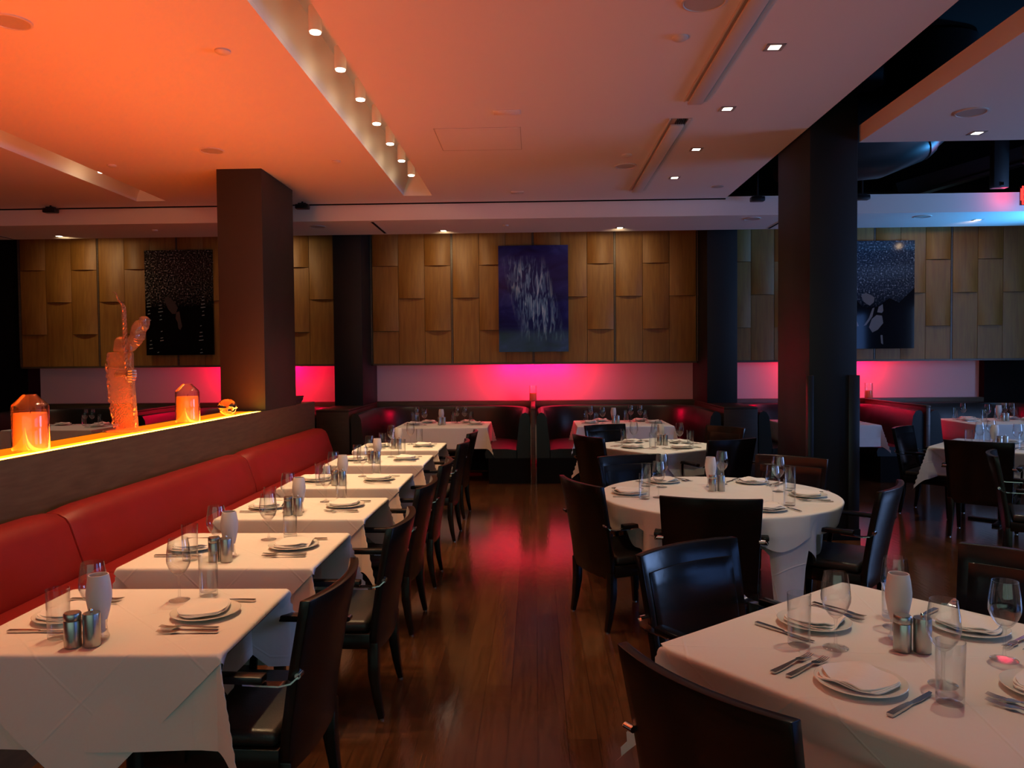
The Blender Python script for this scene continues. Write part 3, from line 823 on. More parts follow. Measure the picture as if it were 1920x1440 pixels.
# EXIT sign
t = thing('exit_sign', 'red lit EXIT sign under the black ceiling at the right edge', 'sign', (6.20, 9.82, 3.62))
obj('case', MB().box(-0.175, 0.175, -0.02, 0.03, -0.115, 0.115), M['black_metal'], t, bevel=0.006)
obj('face', MB().box(-0.165, 0.165, -0.023, -0.02, -0.105, 0.105), M['exit_face'], t, smooth=False)
rim = MB()
rim.box(-0.172, 0.172, -0.026, -0.02, 0.098, 0.112); rim.box(-0.172, 0.172, -0.026, -0.02, -0.112, -0.098); rim.box(-0.172, -0.158, -0.026, -0.02, -0.098, 0.098); rim.box(0.158, 0.172, -0.026, -0.02, -0.098, 0.098)
obj('rim', rim, M['exit_red'], t, smooth=False)
fc = bpy.data.curves.new('exit_lettering', 'FONT')
fc.body = 'EXIT'; fc.size = 0.21; fc.align_x = 'CENTER'; fc.align_y = 'CENTER'; fc.extrude = 0.003; fc.space_character = 0.95
fo = bpy.data.objects.new('exit_lettering', fc); COL.objects.link(fo)
fc.materials.append(M['exit_red'])
me_ = bpy.data.meshes.new_from_object(fo)
bpy.data.objects.remove(fo)
fo = bpy.data.objects.new('exit_lettering', me_); COL.objects.link(fo)
fo.parent = t; fo.location = (0, -0.028, 0); fo.rotation_euler = (R(90), 0, 0)
obj('hanger', MB().cyl(0.012, 0.115, UZ - 3.62, 8), M['black_metal'], t)
lamp('exit_glow', 'POINT', (-0.30, 0.0, 0.02), 2.2, (1.0, 0.05, 0.12), t, shadow_soft_size=0.1)
# blue wall lamp at the right end of the soffit, beyond the photo's edge
t = thing('blue_flood_lamp', 'blue flood lamp hanging right of the EXIT sign, beyond the photo', 'flood light', (7.3, 9.75, 2.62))
obj('housing', MB().cyl(0.09, -0.10, 0.04, 20), M['black_metal'], t, bevel=0.005)
obj('lens', MB().cyl(0.08, 0.04, 0.044, 20), M['blue_lamp'], t, smooth=False)
obj('hanger', MB().box(0.10, 0.12, -0.01, 0.01, -0.04, UZ - 2.62).box(0.08, 0.12, -0.01, 0.01, -0.05, -0.03), M['black_metal'], t)
lamp('blue_glow', 'SPOT', (0, 0, 0.06), P_BLUE, (0.07, 0.42, 1.0), t, Vector((1.0, -0.30, -0.95)).to_track_quat('Z', 'Y').to_euler(), spot_size=R(100), spot_blend=0.9, shadow_soft_size=0.08)

# ------------------------------------------------------------------ things on the glowing ledge
def candle_jar(label, x, y):
    t = thing('candle_jar', label, 'candle', (x, y, HZ), 0, 'candle jars on the glowing ledge')
    prof = [(0.0, 0.002), (0.096, 0.002), (0.099, 0.01), (0.099, 0.262), (0.094, 0.275), (0.040, 0.330), (0.036, 0.334), (0.033, 0.331), (0.086, 0.276), (0.093, 0.262), (0.093, 0.010), (0.0, 0.008)]
    obj('jar', MB().lathe(prof, 40), M['jar'], t)
    c = obj('candle', MB().lathe([(0, 0.009), (0.088, 0.009), (0.088, 0.222), (0.082, 0.226), (0, 0.220)], 40), M['wax'], t)
    obj('wick', MB().tube([(0, 0, 0.219), (0.002, 0, 0.236), (0.006, 0, 0.244)], 0.0018, 6), M['black_paint'], c)
candle_jar('large glass candle jar at the near end of the glowing ledge', -3.0, 4.50)
candle_jar('glass candle jar between the figure sculpture and the glass skull', -3.0, 6.58)

# sculpture of a musician leaning over a string instrument
sc = thing('figure_sculpture', 'orange lit frosted sculpture of a figure playing a tall string instrument', 'sculpture', (-3.07, 5.72, HZ + 0.002), R(-4))
SS = 1.0
def Q(cx, cy):   # sculpture sheet coordinates to metres
    return ((cx - 280) / 1215.0, (1330 - cy) / 1215.0)
def pillow(poly, th, nl=4, y0=0.0):
    b = MB(); n = len(poly)
    mx = sum(p[0] for p in poly) / n; mz = sum(p[1] for p in poly) / n
    rings = []
    for k in range(-nl, nl + 1):
        t = k / nl
        s = max(0.25, math.sqrt(max(0, 1 - (t * 0.97) ** 2)))
        s = 0.35 + 0.65 * s
        rings.append([(mx + (x - mx) * s, y0 + t * th, mz + (z - mz) * s) for x, z in poly])
    vs = [p for r in rings for p in r]
    fs = [(i * n + q, i * n + (q + 1) % n, (i + 1) * n + (q + 1) % n, (i + 1) * n + q) for i in range(2 * nl) for q in range(n)]
    fs += [tuple(range(n)), tuple(2 * nl * n + q for q in range(n - 1, -1, -1))]
    return b.add(vs, fs)
bs = [(-0.20, -0.10), (-0.08, -0.13), (0.10, -0.11), (0.20, -0.06), (0.24, 0.03), (0.12, 0.10), (-0.06, 0.12), (-0.22, 0.09), (-0.27, 0.0)]
b = MB(); n = len(bs); b.add([(x * 0.75, y, 0) for x, y in bs] + [(x * 0.72, y * 0.95, 0.014) for x, y in bs], [tuple(range(n))[::-1], tuple(range(n, 2 * n))] + [(i, (i + 1) % n, (i + 1) % n + n, i + n) for i in range(n)])
obj('base', b, M['resin_grid'], sc, bevel=0.003)
sl_poly = [Q(*p) for p in ((180, 1320), (160, 1190), (128, 1000), (120, 800), (113, 608), (280, 598), (345, 604), (346, 760), (352, 900), (365, 1100), (380, 1322))]
b = MB().prism([(x, z) for x, z in sl_poly], -0.022, 0.022)
b2 = MB()
obj('instrument_body', b, M['resin_grid'], sc, bevel=0.008)
rnd = random.Random(3)
for side in (0, 1):
    dr = MB()
    for k in range(7):
        z0 = 0.03 + 0.075 * k
        xx = (-0.085 - 0.05 * min(1, z0 / 0.28) if side == 0 else 0.085 - 0.032 * min(1, z0 / 0.36)) + rnd.uniform(-0.004, 0.010) * (1 if side == 0 else -1)
        pts = []
        for q in range(7):
            zz = z0 + q * 0.018
            pts.append((xx + rnd.uniform(-0.008, 0.008) + (0.006 * q if side == 0 and k < 3 else 0) * -0.3, -0.026 + rnd.uniform(-0.006, 0.004), zz))
        dr.tube(pts, [0.004, 0.008, 0.007, 0.010, 0.007, 0.008, 0.003], 7)
    obj('rippled_edge', dr, M['resin'], sc)
neck = MB()
path = [Q(322, 800), Q(318, 700), Q(312, 600), Q(312, 480), Q(312, 380), Q(312, 280), Q(306, 200), Q(288, 165), Q(262, 140), Q(248, 105), Q(236, 75)]
def interp(path, t):
    f = t * (len(path) - 1); i = min(int(f), len(path) - 2); a = f - i
    return (path[i][0] * (1 - a) + path[i + 1][0] * a, path[i][1] * (1 - a) + path[i + 1][1] * a)
for ph in (0, PI):
    pts = []
    for k in range(150):
        t = k / 149; x, z = interp(path, t); r = 0.0085 * (1 - 0.75 * max(0, (t - 0.6) / 0.4))
        pts.append((x + r * cos(t * 75 + ph), -0.045 + r * sin(t * 75 + ph), z))
    neck.tube(pts, [0.0075 * (1 - 0.75 * max(0, (k / 149 - 0.6) / 0.4)) for k in range(150)], 7)
neck.tube([(*[Q(236, 75)[0]], -0.045, Q(236, 75)[1]), (Q(215, 62)[0], -0.045, Q(215, 62)[1]), (Q(202, 60)[0], -0.042, Q(202, 60)[1])], [0.003, 0.003, 0.002], 6)
obj('twisted_neck', neck, M['resin'], sc)
obj('fingerboard', pillow([Q(*p) for p in ((262, 620), (258, 400), (256, 200), (268, 165), (290, 190), (296, 400), (300, 620))], 0.018), M['resin'], sc)
head = [Q(*p) for p in ((300, 600), (296, 540), (315, 490), (348, 450), (360, 400), (372, 350), (400, 318), (440, 312), (470, 330), (474, 370), (462, 410), (450, 428), (456, 446), (448, 474), (444, 498), (424, 494), (412, 500), (416, 516), (404, 522), (408, 536), (392, 548), (386, 560), (364, 556), (352, 578), (340, 600), (318, 606))]
h = obj('head', pillow(head, 0.062, 5), M['resin'], sc)
obj('shoulder', pillow([Q(*p) for p in ((176, 600), (182, 540), (196, 490), (222, 464), (256, 460), (292, 474), (310, 520), (306, 602))], 0.05, 4), M['resin'], sc)
obj('cap', pillow([Q(*p) for p in ((426, 330), (432, 290), (452, 280), (486, 282), (510, 300), (506, 350), (494, 398), (476, 418), (452, 412), (440, 390))], 0.04, 4), M['resin'], sc)
arm = MB()
a0, a1 = Q(205, 812), Q(330, 800)
arm.tube([(a0[0], -0.03, a0[1]), ((a0[0] + a1[0]) / 2, -0.055, (a0[1] + a1[1]) / 2 + 0.006), (a1[0], -0.06, a1[1]), (Q(352, 800)[0], -0.06, Q(352, 800)[1])], [0.018, 0.027, 0.024, 0.030], 12)
obj('forearm', arm, M['resin'], sc)
hand = MB()
px, pz = Q(362, 812)
hand.tube([(px - 0.022, -0.058, pz + 0.004), (px - 0.004, -0.060, pz + 0.004), (px + 0.012, -0.052, pz), (px + 0.020, -0.036, pz - 0.004)], [0.022, 0.034, 0.032, 0.018], 12)
for k in range(4):
    zf = pz + 0.030 - 0.020 * k; L_ = (1.0, 1.1, 1.05, 0.85)[k]
    hand.tube([(px + 0.004, -0.088, zf), (px + 0.026 * L_, -0.080, zf + 0.002), (px + 0.038 * L_, -0.056, zf), (px + 0.026 * L_, -0.034, zf - 0.002), (px + 0.004, -0.026, zf - 0.003)], [0.0105, 0.0115, 0.0115, 0.0105, 0.009], 9)
hand.tube([(px - 0.014, -0.078, pz - 0.020), (px - 0.004, -0.092, pz - 0.036), (px + 0.014, -0.094, pz - 0.046), (px + 0.028, -0.086, pz - 0.046)], [0.014, 0.013, 0.012, 0.009], 9)
obj('hand', hand, M['resin'], sc)

# crystal skull
def skull_pt(u, v):
    a = 2 * PI * u; p = PI * (v - 0.5)
    x, y, z = cos(p) * cos(a), cos(p) * sin(a), sin(p)
    r = 1.0
    X_, Y_, Z_ = x * 0.115, y * 0.078, z * 0.080
    if z < -0.15: X_ *= 0.92; Y_ *= 0.86
    d = lambda ax, ay, az, w: math.exp(-((x - ax) ** 2 + (y - ay) ** 2 + (z - az) ** 2) / w)
    k = 1 - 0.30 * (d(0.82, 0.38, -0.25, 0.05) + d(0.82, -0.38, -0.25, 0.05)) - 0.16 * d(0.97, 0, -0.55, 0.03)
    k += 0.12 * d(0.80, 0, -0.95, 0.15) + 0.06 * d(0.9, 0, 0.05, 0.10) + 0.07 * (d(0.65, 0.65, -0.5, 0.06) + d(0.65, -0.65, -0.5, 0.06))
    k += 0.018 * sin(9 * a + 5 * z) * cos(p)
    return (X_ * k, Y_ * k, Z_ * k)
sk = thing('glass_skull', 'clear glass skull at the far end of the glowing ledge', 'skull ornament', (-3.0, 7.44, HZ + 0.082), R(-35))
obj('cranium', MB().grid(skull_pt, 44, 26), M['crystal'], sk)
jw = MB()
for k in range(9):
    a = R(-56 + 14 * k)
    jw.cyl(0.0075, -0.014, 0.012, 8, (0.018 + 0.078 * cos(a), 0.056 * sin(a), -0.066))
jw.tube([(0.018 + 0.080 * cos(R(q)), 0.058 * sin(R(q)), -0.079) for q in range(-70, 71, 10)], 0.0025, 8)
obj('jaw', jw, M['crystal'], sk)
# black menus at the end of the half wall
mn = None
for k in range(5):
    lab = 'black menu folder on the half wall end, %s in the stack' % ['lowest', 'second from the bottom', 'middle one', 'second from the top', 'topmost'][k]
    b = MB().box(-0.13, 0.13, -0.17, 0.17, 0, 0.018)
    t = tag(obj('menu_folder', b, M['leather'], None, bevel=0.003), lab, 'menu', 'stack of black menus')
    t.location = (-3.04 + random.uniform(-0.015, 0.015), 9.42 + random.uniform(-0.02, 0.02), HZ + 0.019 * k)
    t.rotation_euler = (0, 0, R(random.uniform(-9, 9)))

# ------------------------------------------------------------------ booths
def booth_path(x0, x1, y0, y1, r):
    pts = [(x0, y0 + (y1 - r - y0) * i / 4, 1, 0) for i in range(5)]
    for i in range(1, 9):
        a = PI - PI / 2 * i / 8
        pts.append((x0 + r + r * cos(a), y1 - r + r * sin(a), -cos(a), -sin(a)))
    for i in range(1, 6):
        pts.append((x0 + r + (x1 - x0 - 2 * r) * i / 6, y1, 0, -1))
    for i in range(0, 9):
        a = PI / 2 - PI / 2 * i / 8
        pts.append((x1 - r + r * cos(a), y1 - r + r * sin(a), -cos(a), -sin(a)))
    for i in range(1, 5):
        pts.append((x1, y1 - r + (y0 - y1 + r) * i / 4, -1, 0))
    return pts
def sweep(path, prof):
    b = MB(); k = len(prof); vs = []
    for x, y, nx, ny in path:
        for n, z in prof: vs.append((x + nx * n, y + ny * n, z))
    m = len(path)
    fs = [(i * k + q, i * k + (q + 1) % k, (i + 1) * k + (q + 1) % k, (i + 1) * k + q) for i in range(m - 1) for q in range(k)]
    fs += [tuple(range(k))[::-1], tuple((m - 1) * k + q for q in range(k))]
    return b.add(vs, fs)
def booth(label, x0, x1):
    t = thing('corner_booth', label, 'booth', ((x0 + x1) / 2, 11.1, 0), 0, 'black leather booths along the back wall')
    ox, oy = t.location.x, t.location.y
    path = [(x - ox, y - oy, nx, ny) for x, y, nx, ny in booth_path(x0, x1, 10.22, 12.04, 0.68)]
    obj('backrest', sweep(path, [(0.0, 0.34), (0.0, 0.88), (0.02, 0.925), (0.06, 0.945), (0.10, 0.93), (0.135, 0.87), (0.16, 0.64), (0.18, 0.47), (0.18, 0.34)]), M['booth'], t)
    obj('seat_cushion', sweep(path, [(0.17, 0.34), (0.17, 0.445), (0.30, 0.462), (0.52, 0.462), (0.585, 0.445), (0.60, 0.40), (0.59, 0.34)]), M['booth'], t)
    obj('plinth', sweep(path, [(0.0, 0.0), (0.0, 0.34), (0.55, 0.34), (0.55, 0.0)]), M['black_paint'], t)
booth('black leather booth in the left bay behind the candle jars', -7.92, -5.46)
booth('black leather booth in the left bay behind the square column', -5.38, -2.95)
booth('black leather booth left of the centre divider', -2.46, -0.075)
booth('black leather booth right of the centre divider', 0.015, 2.44)
booth('black leather booth partly hidden by the black column', 2.93, 5.06)
booth('black leather booth at the far right', 5.14, 7.4)
def divider(label, x0, x1, mat):
    t = thing('booth_divider', label, 'divider', ((x0 + x1) / 2, 11.1, 0), 0, 'wooden dividers between the booths')
    h = (x1 - x0) / 2
    obj('panel', MB().box(-h, h, -0.92, 0.955, 0, 0.98), mat, t, bevel=0.004)
    obj('cap_rail', MB().box(-h - 0.004, h + 0.004, -0.925, 0.955, 0.98, 1.003), M['brown_red'], t, bevel=0.004)
divider('thin wooden divider between the booths of the left bay', -5.447, -5.393, M['brown_red'])
divider('thin wooden divider under the blue painting', -0.058, -0.004, M['brown_red'])
divider('thin wooden divider right of the black column', 5.073, 5.127, M['brown_red'])
for lab, x0, x1 in (('dark wooden end cabinet below the back column left of the centre booths', -2.92, -2.48), ('dark wooden end cabinet below the back column right of the centre booths', 2.47, 2.91)):
    t = thing('end_cabinet', lab, 'cabinet', ((x0 + x1) / 2, 10.2, 0), 0, 'end cabinets below the back columns')
    h = (x1 - x0) / 2
    obj('body', MB().box(-h, h, 0, 1.99, 0, 0.975), M['brown_dark'], t, bevel=0.004)
    obj('top', MB().box(-h, h, -0.005, 1.99, 0.976, 1.0), M['brown_dark'], t, bevel=0.003)
for x, y, lab in ((-0.035, 12.0, 'white candle in a clear glass on the rail below the blue painting'), (5.10, 11.98, 'white candle in a clear glass on the rail right of the black column')):
    t = thing('candle_glass', lab, 'candle', (x, y, 1.004), 0, 'candles on the booth dividers')
    obj('glass', MB().lathe([(0, 0.001), (0.058, 0.001), (0.060, 0.006), (0.060, 0.24), (0.056, 0.24), (0.056, 0.008), (0, 0.006)], 28), M['glass'], t)
    obj('candle', MB().lathe([(0, 0.009), (0.052, 0.009), (0.052, 0.12), (0.048, 0.124), (0, 0.121)], 28), M['wax'], t)

# ------------------------------------------------------------------ chairs
def make_chair(name, wood):
    t = thing(name, '', 'chair')
    def yb(z):
        P_ = [(0.30, -0.238), (0.45, -0.252), (0.65, -0.283), (0.89, -0.330)]
        for (za, ya), (zb, y2) in zip(P_, P_[1:]):
            if z <= zb: return ya + (y2 - ya) * (z - za) / (zb - za)
        return P_[-1][1]
    def hw(z): return 0.246 + 0.026 * (z - 0.3) / 0.59
    def face(off, z0, z1, us=1.0, crown=0.0):
        def f(u, v):
            s = (2 * u - 1) * us; z = z0 + (z1 - z0) * v
            if v == 1: z += crown * (1 - s * s)
            return (s * hw(z), yb(z) - 0.048 * (1 - s * s) * (0.55 + 0.45 * (z - 0.3) / 0.59) + off, z)
        return f
    obj('back_shell', MB().slab(face(0.0, 0.315, 0.89), face(0.034, 0.315, 0.89), 14, 8), wood, t, bevel=0.004)
    obj('back_panel', MB().slab(face(0.030, 0.47, 0.82, 0.86), face(0.0375, 0.47, 0.82, 0.86), 12, 6), wood, t, bevel=0.003)
    fr = MB()
    fr.box(-0.245, 0.245, -0.215, -0.175, 0.335, 0.405); fr.box(-0.245, 0.245, 0.195, 0.235, 0.335, 0.405)
    fr.box(-0.262, -0.225, -0.215, 0.235, 0.335, 0.405); fr.box(0.225, 0.262, -0.215, 0.235, 0.335, 0.405)
    obj('seat_frame', fr, wood, t, bevel=0.003)
    def seat(u, v):
        return ((u - 0.5) * 0.50, -0.212 + 0.452 * v, 0.405 + 0.052 * min(1, 3.5 * (1 - abs(2 * u - 1) ** 3)) * 1.0)
    obj('seat', MB().box(-0.252, 0.252, -0.205, 0.242, 0.404, 0.460), M['leather'], t, bevel=0.022, seg=3)
    for s in (-1, 1):
        b = MB(); b.tube([(s * 0.226, -0.226, 0.36), (s * 0.226, -0.225, 0.22), (s * 0.227, -0.240, 0.10), (s * 0.229, -0.258, 0.006)], [0.027, 0.026, 0.020, 0.015], sec=[(-1, -0.9), (1, -0.9), (1, 0.9), (-1, 0.9)])
        l = obj('leg', b, wood, t, bevel=0.004)
        obj('glide', MB().cyl(0.011, 0, 0.007, 10, (s * 0.229, -0.259, 0)), M['steel'], l)
        b = MB(); b.tube([(s * 0.236, 0.208, 0.36), (s * 0.234, 0.209, 0.2), (s * 0.232, 0.212, 0.006)], [0.026, 0.022, 0.015], sec=[(-1, -1), (1, -1), (1, 1), (-1, 1)])
        l = obj('leg', b, wood, t, bevel=0.004)
        obj('glide', MB().cyl(0.011, 0, 0.007, 10, (s * 0.232, 0.212, 0)), M['steel'], l)
        obj('armrest', MB().box(s * 0.288 - 0.024, s * 0.288 + 0.024, -0.185, 0.085, 0.634, 0.660), wood, t, bevel=0.006)
        b = MB(); b.tube([(s * 0.284, 0.070, 0.636), (s * 0.283, 0.080, 0.58), (s * 0.276, 0.094, 0.48), (s * 0.268, 0.102, 0.36)], 1.0, sec=[(-0.008, -0.013), (0.008, -0.013), (0.008, 0.013), (-0.008, 0.013)])
        obj('arm_post', b, wood, t)
        b = MB(); b.tube([(s * 0.288, -0.12, 0.6315), (s * 0.288, -0.19, 0.6300), (s * 0.287, -0.235, 0.6290), (s * 0.282, -0.268, 0.636), (s * 0.274, -0.288, 0.654)], 1.0, sec=[(-0.018, -0.0025), (0.018, -0.0025), (0.018, 0.0025), (-0.018, 0.0025)])
        br = obj('arm_bracket', b, M['chrome'], t)
        obj('bolt', MB().cyl(0.010, -0.016, 0.016, 12, (s * 0.268, -0.290, 0.655), T=Matrix.Rotation(R(90), 4, 'Y')), M['chrome'], br)
    return t
ch_a = Proto(make_chair('dining_armchair', M['chair_wood']))
ch_b = Proto(make_chair('dining_armchair', M['chair_black']))
def chair(pr, label, a, bb, face, group):
    """a, bb: ends of the top of the back; face: direction the sitter looks"""
    mx, my = (a[0] + bb[0]) / 2, (a[1] + bb[1]) / 2
    l = math.hypot(*face); fx, fy = face[0] / l, face[1] / l
    return pr.put(label, (mx + fx * 0.33, my + fy * 0.33, 0), math.atan2(-fx, fy), group)
TN = ['nearest table along the red banquette', 'second table along the red banquette', 'third table along the red banquette', 'fourth table along the red banquette', 'fifth table along the red banquette', 'farthest table along the red banquette']
G = 'black armchairs along the banquette tables'
for i, (x, y, a) in enumerate(((-0.697, 2.655, 3), (-0.64, 3.705, 1), (-0.668, 4.78, 2), (-0.667, 5.755, -1), (-0.664, 7.17, 2), (-0.66, 8.15, 3))):
    f = (-cos(R(a)), sin(R(a)))
    chair(ch_a, 'dark wooden armchair at the aisle side of the ' + TN[i], (x, y), (x, y), f, G)
G = 'armchairs around the round table'
RC = (1.18, 5.05)
for lab, m_, f, pr in (('dark armchair at the left of the round white table', (0.262, 4.779), (0.91, 0.40), ch_a),
                       ('dark armchair with its back to the camera at the round white table', (0.938, 4.17), (0.22, 0.97), ch_a),
                       ('dark armchair at the right of the round white table', (2.08, 4.55), (-0.81, 0.58), ch_a),
                       ('black armchair beyond the round white table, in front of the black column', (1.95, 5.93), (-0.59, -0.81), ch_b),
                       ('black armchair beyond the round white table, with blue sheen on its back', (0.726, 6.06), (0.36, -0.93), ch_b)):
    chair(pr, lab, m_, m_, f, G)
G = 'armchairs around the square table behind the round one'
for lab, m_, f, pr in (('dark armchair at the left of the square table behind the round one', (0.50, 7.60), (0.87, 0.48), ch_a),
                       ('black armchair with blue sheen between the centre booth and the square table', (0.79, 8.92), (0.45, -0.89), ch_b),
                       ('dark armchair at the right of the square table behind the round one', (1.83, 7.20), (-0.41, 0.91), ch_a),
                       ('dark armchair on the far right side of the square table behind the round one', (2.10, 8.55), (-0.80, -0.55), ch_a)):
    chair(pr, lab, m_, m_, f, G)
G = 'armchairs around the nearest square table'
for lab, m_, f, pr in (('black armchair with bright blue sheen at the nearest square table', (0.60, 3.117), (0.57, -0.82), ch_b),
                       ('dark armchair in the right foreground with its back to the camera', (0.365, 1.806), (0.82, 0.57), ch_a),
                       ('dark greenish armchair cut by the right edge behind the nearest square table', (1.90, 2.96), (-0.75, -0.66), ch_b)):
    chair(pr, lab, m_, m_, f, G)
G = 'armchairs right of the black column'
for lab, m_, f, pr in (('black armchair with blue sheen beside the far square table', (3.92, 8.40), (0.71, -0.70), ch_b),
                       ('dark armchair with its back to the camera at the far square table', (3.895, 6.907), (0.61, 0.79), ch_a),
                       ('dark armchair seen from its side at the right edge', (3.55, 6.10), (0.87, -0.49), ch_a)):
    chair(pr, lab, m_, m_, f, G)

# ------------------------------------------------------------------ tables and cloths
def sm(t): t = max(0, min(1, t)); return t * t * (3 - 2 * t)
def side_path(e, push, rest):
    """how far out and down a cloth lies after e metres beyond the table edge; push leans it inward over a chair"""
    rr = 0.011; q = rr * PI / 2
    if e < q:
        a = e / rr; return rr * sin(a), rr * (1 - cos(a))
    d = e - q
    leg = 0.13; lean = math.sqrt(max(0, leg * leg - push * push))
    if d < leg: return rr - push * d / leg, rr + lean * d / leg
    o, dn = rr - push, rr + lean
    d -= leg
    if rest and dn + d > rest:
        return o - (dn + d - rest) * 0.98, rest + 0.01
    return o, dn + d
def drape_rect(x, y, hx, hy, lift=0.0, push=(0, 0, 0, 0), rest=(0, 0, 0, 0), k=0.34, ph=0.0):
    """push/rest for the sides +x, -x, +y, -y"""
    sx, sy = (1 if x >= 0 else -1), (1 if y >= 0 else -1)
    ex, ey = max(abs(x) - hx, 0), max(abs(y) - hy, 0)
    if ex == 0 and ey == 0: return (x, y, lift)
    if ex > 0 and ey == 0:
        i = 0 if sx > 0 else 1
        wv = sm((hy - abs(y)) / 0.08)
        o, d = side_path(ex, push[i] * wv, rest[i] if wv > 0.3 else 0)
        o += 0.010 * sin(9 * y + ph) * min(1, d / 0.25) * wv + lift
        return (sx * (hx + o), y, -d + lift * (1 if d < 0.01 else 0.3))
    if ey > 0 and ex == 0:
        i = 2 if sy > 0 else 3
        wv = sm((hx - abs(x)) / 0.08)
        o, d = side_path(ey, push[i] * wv, rest[i] if wv > 0.3 else 0)
        o += 0.010 * sin(9 * x + ph + 1) * min(1, d / 0.25) * wv + lift
        return (x, sy * (hy + o), -d + lift * (1 if d < 0.01 else 0.3))
    r = math.hypot(ex, ey); p = math.atan2(ey, ex)
    g_ = 1 - abs(p - PI / 4) / (PI / 4)
    o, d = side_path(r, 0, 0)
    kk = k * g_
    d2 = d * math.sqrt(1 - kk * kk); dg = d * kk * 0.72
    o += lift
    return (sx * (hx + o * cos(p) + dg), sy * (hy + o * sin(p) + dg), -d2)
def lines(h, L_, n):
    """grid lines from -L_ to L_ with one on the table edge and finer steps just beyond it"""
    inn = [-h + 2 * h * i / n for i in range(n + 1)]
    out = [0.004, 0.009, 0.013, 0.0173, 0.03, 0.05, 0.075, 0.10, 0.13, 0.1475, 0.175]
    m = L_ - h
    out = [o for o in out if o < m - 0.01]
    o0 = out[-1]; kk = max(1, int((m - o0) / 0.03))
    out += [o0 + (m - o0) * i / kk for i in range(1, kk + 1)]
    return [-h - o for o in reversed(out)] + inn + [h + o for o in out]
def cloth_aligned(hx, hy, drop, **k):
    xs, ys = lines(hx, hx + drop, 16), lines(hy, hy + drop, 16)
    b = MB(); vs = [drape_rect(x, y, hx, hy, **k) for x in xs for y in ys]; m = len(ys)
    b.rest = [(x, y) for x in xs for y in ys]
    return b.add(vs, [(i * m + j, (i + 1) * m + j, (i + 1) * m + j + 1, i * m + j + 1) for i in range(len(xs) - 1) for j in range(m - 1)])
def cloth_diagonal(hx, hy, D, **k):
    """square cloth laid cornerwise, its corners hang at the middles of the sides"""
    xs, ys = lines(hx, D, 22), lines(hy, D, 22)
    b = MB(); vs = []; rest = []; m = len(xs)
    for y in ys:
        W = max(D - abs(y), 0.0)
        for x in xs:
            xc = max(-W, min(W, x)); vs.append(drape_rect(xc, y, hx, hy, **k)); rest.append(((xc + y) * 0.7071, (xc - y) * 0.7071))
    fs = []
    for i in range(len(ys) - 1):
        for j in range(m - 1):
            q = (i * m + j, i * m + j + 1, (i + 1) * m + j + 1, (i + 1) * m + j)
            p = []
            for a in q:
                if all((Vector(vs[a]) - Vector(vs[c])).length > 1e-6 for c in p): p.append(a)
            if len(p) > 2: fs.append(tuple(p))
    b.rest = rest
    return b.add(vs, fs)
TZ = 0.745
def table_under(label, x, y, rz, hx, hy, group, round_=False):
    t = thing('dining_table', label, 'table', (x, y, 0), rz, group)
    if round_:
        obj('tabletop', MB().cyl(hx, TZ - 0.03, TZ, 48), M['brown'], t, bevel=0.004)
    else:
        obj('tabletop', MB().box(-hx, hx, -hy, hy, TZ - 0.03, TZ), M['brown'], t, bevel=0.004)
    obj('pedestal', MB().cyl(0.045, 0.03, TZ - 0.03, 20), M['black_metal'], t)
    b = MB().cyl(0.04, 0.02, 0.05, 16)
    for a in (0, PI / 2): b.box(-0.30, 0.30, -0.035, 0.035, 0, 0.022, T=Matrix.Rotation(a, 4, 'Z'))
    obj('base', b, M['black_metal'], t, bevel=0.004)
    return t
def cloths(where, x, y, rz, hx, hy, drop, D, push, rest, ph=0.0, rest2=None):
    c = tag(obj('tablecloth', cloth_aligned(hx + 0.003, hy + 0.003, drop, push=push, rest=rest, ph=ph), M['cloth'], fixn=False), 'white under cloth hanging from the ' + where, 'tablecloth', 'white under cloths')
    c.location = (x, y, TZ + 0.004); c.rotation_euler = (0, 0, rz)
    if D:
        c = tag(obj('table_topper', cloth_diagonal(hx + 0.007, hy + 0.007, D, push=push, rest=rest2 or rest, ph=ph + 2, lift=0.004), M['cloth'], fixn=False), 'white top cloth laid cornerwise over the ' + where, 'tablecloth', 'white top cloths')
        c.location = (x, y, TZ + 0.006); c.rotation_euler = (0, 0, rz)
TOP = TZ + 0.012

# ------------------------------------------------------------------ table ware
def make_wine():
    prof = [(0.0, 0.0), (0.036, 0.0), (0.0375, 0.0025), (0.020, 0.006), (0.0065, 0.012), (0.0042, 0.022), (0.0038, 0.075), (0.0060, 0.092), (0.020, 0.103), (0.034, 0.122), (0.0425, 0.145), (0.0435, 0.160), (0.040, 0.195), (0.0345, 0.232),
            (0.0335, 0.232), (0.0388, 0.195), (0.0423, 0.160), (0.0413, 0.146), (0.033, 0.124), (0.019, 0.106), (0.0, 0.0995)]
    return tag(obj('wine_glass', MB().lathe(prof, 32), M['glass']), '', 'wine glass')
def make_tumbler():
    prof = [(0.0, 0.0), (0.031, 0.0), (0.033, 0.003), (0.0355, 0.160), (0.0340, 0.160), (0.0313, 0.022), (0.029, 0.016), (0.0, 0.014)]
    return tag(obj('water_glass', MB().lathe(prof, 32), M['glass']), '', 'water glass')
def make_plate():
    prof = [(0.0, 0.002), (0.06, 0.0), (0.064, 0.002), (0.085, 0.006), (0.116, 0.014), (0.1175, 0.0155), (0.116, 0.0170), (0.085, 0.010), (0.066, 0.0065), (0.0, 0.006)]
    return tag(obj('dinner_plate', MB().lathe(prof, 48), M['china']), '', 'plate')
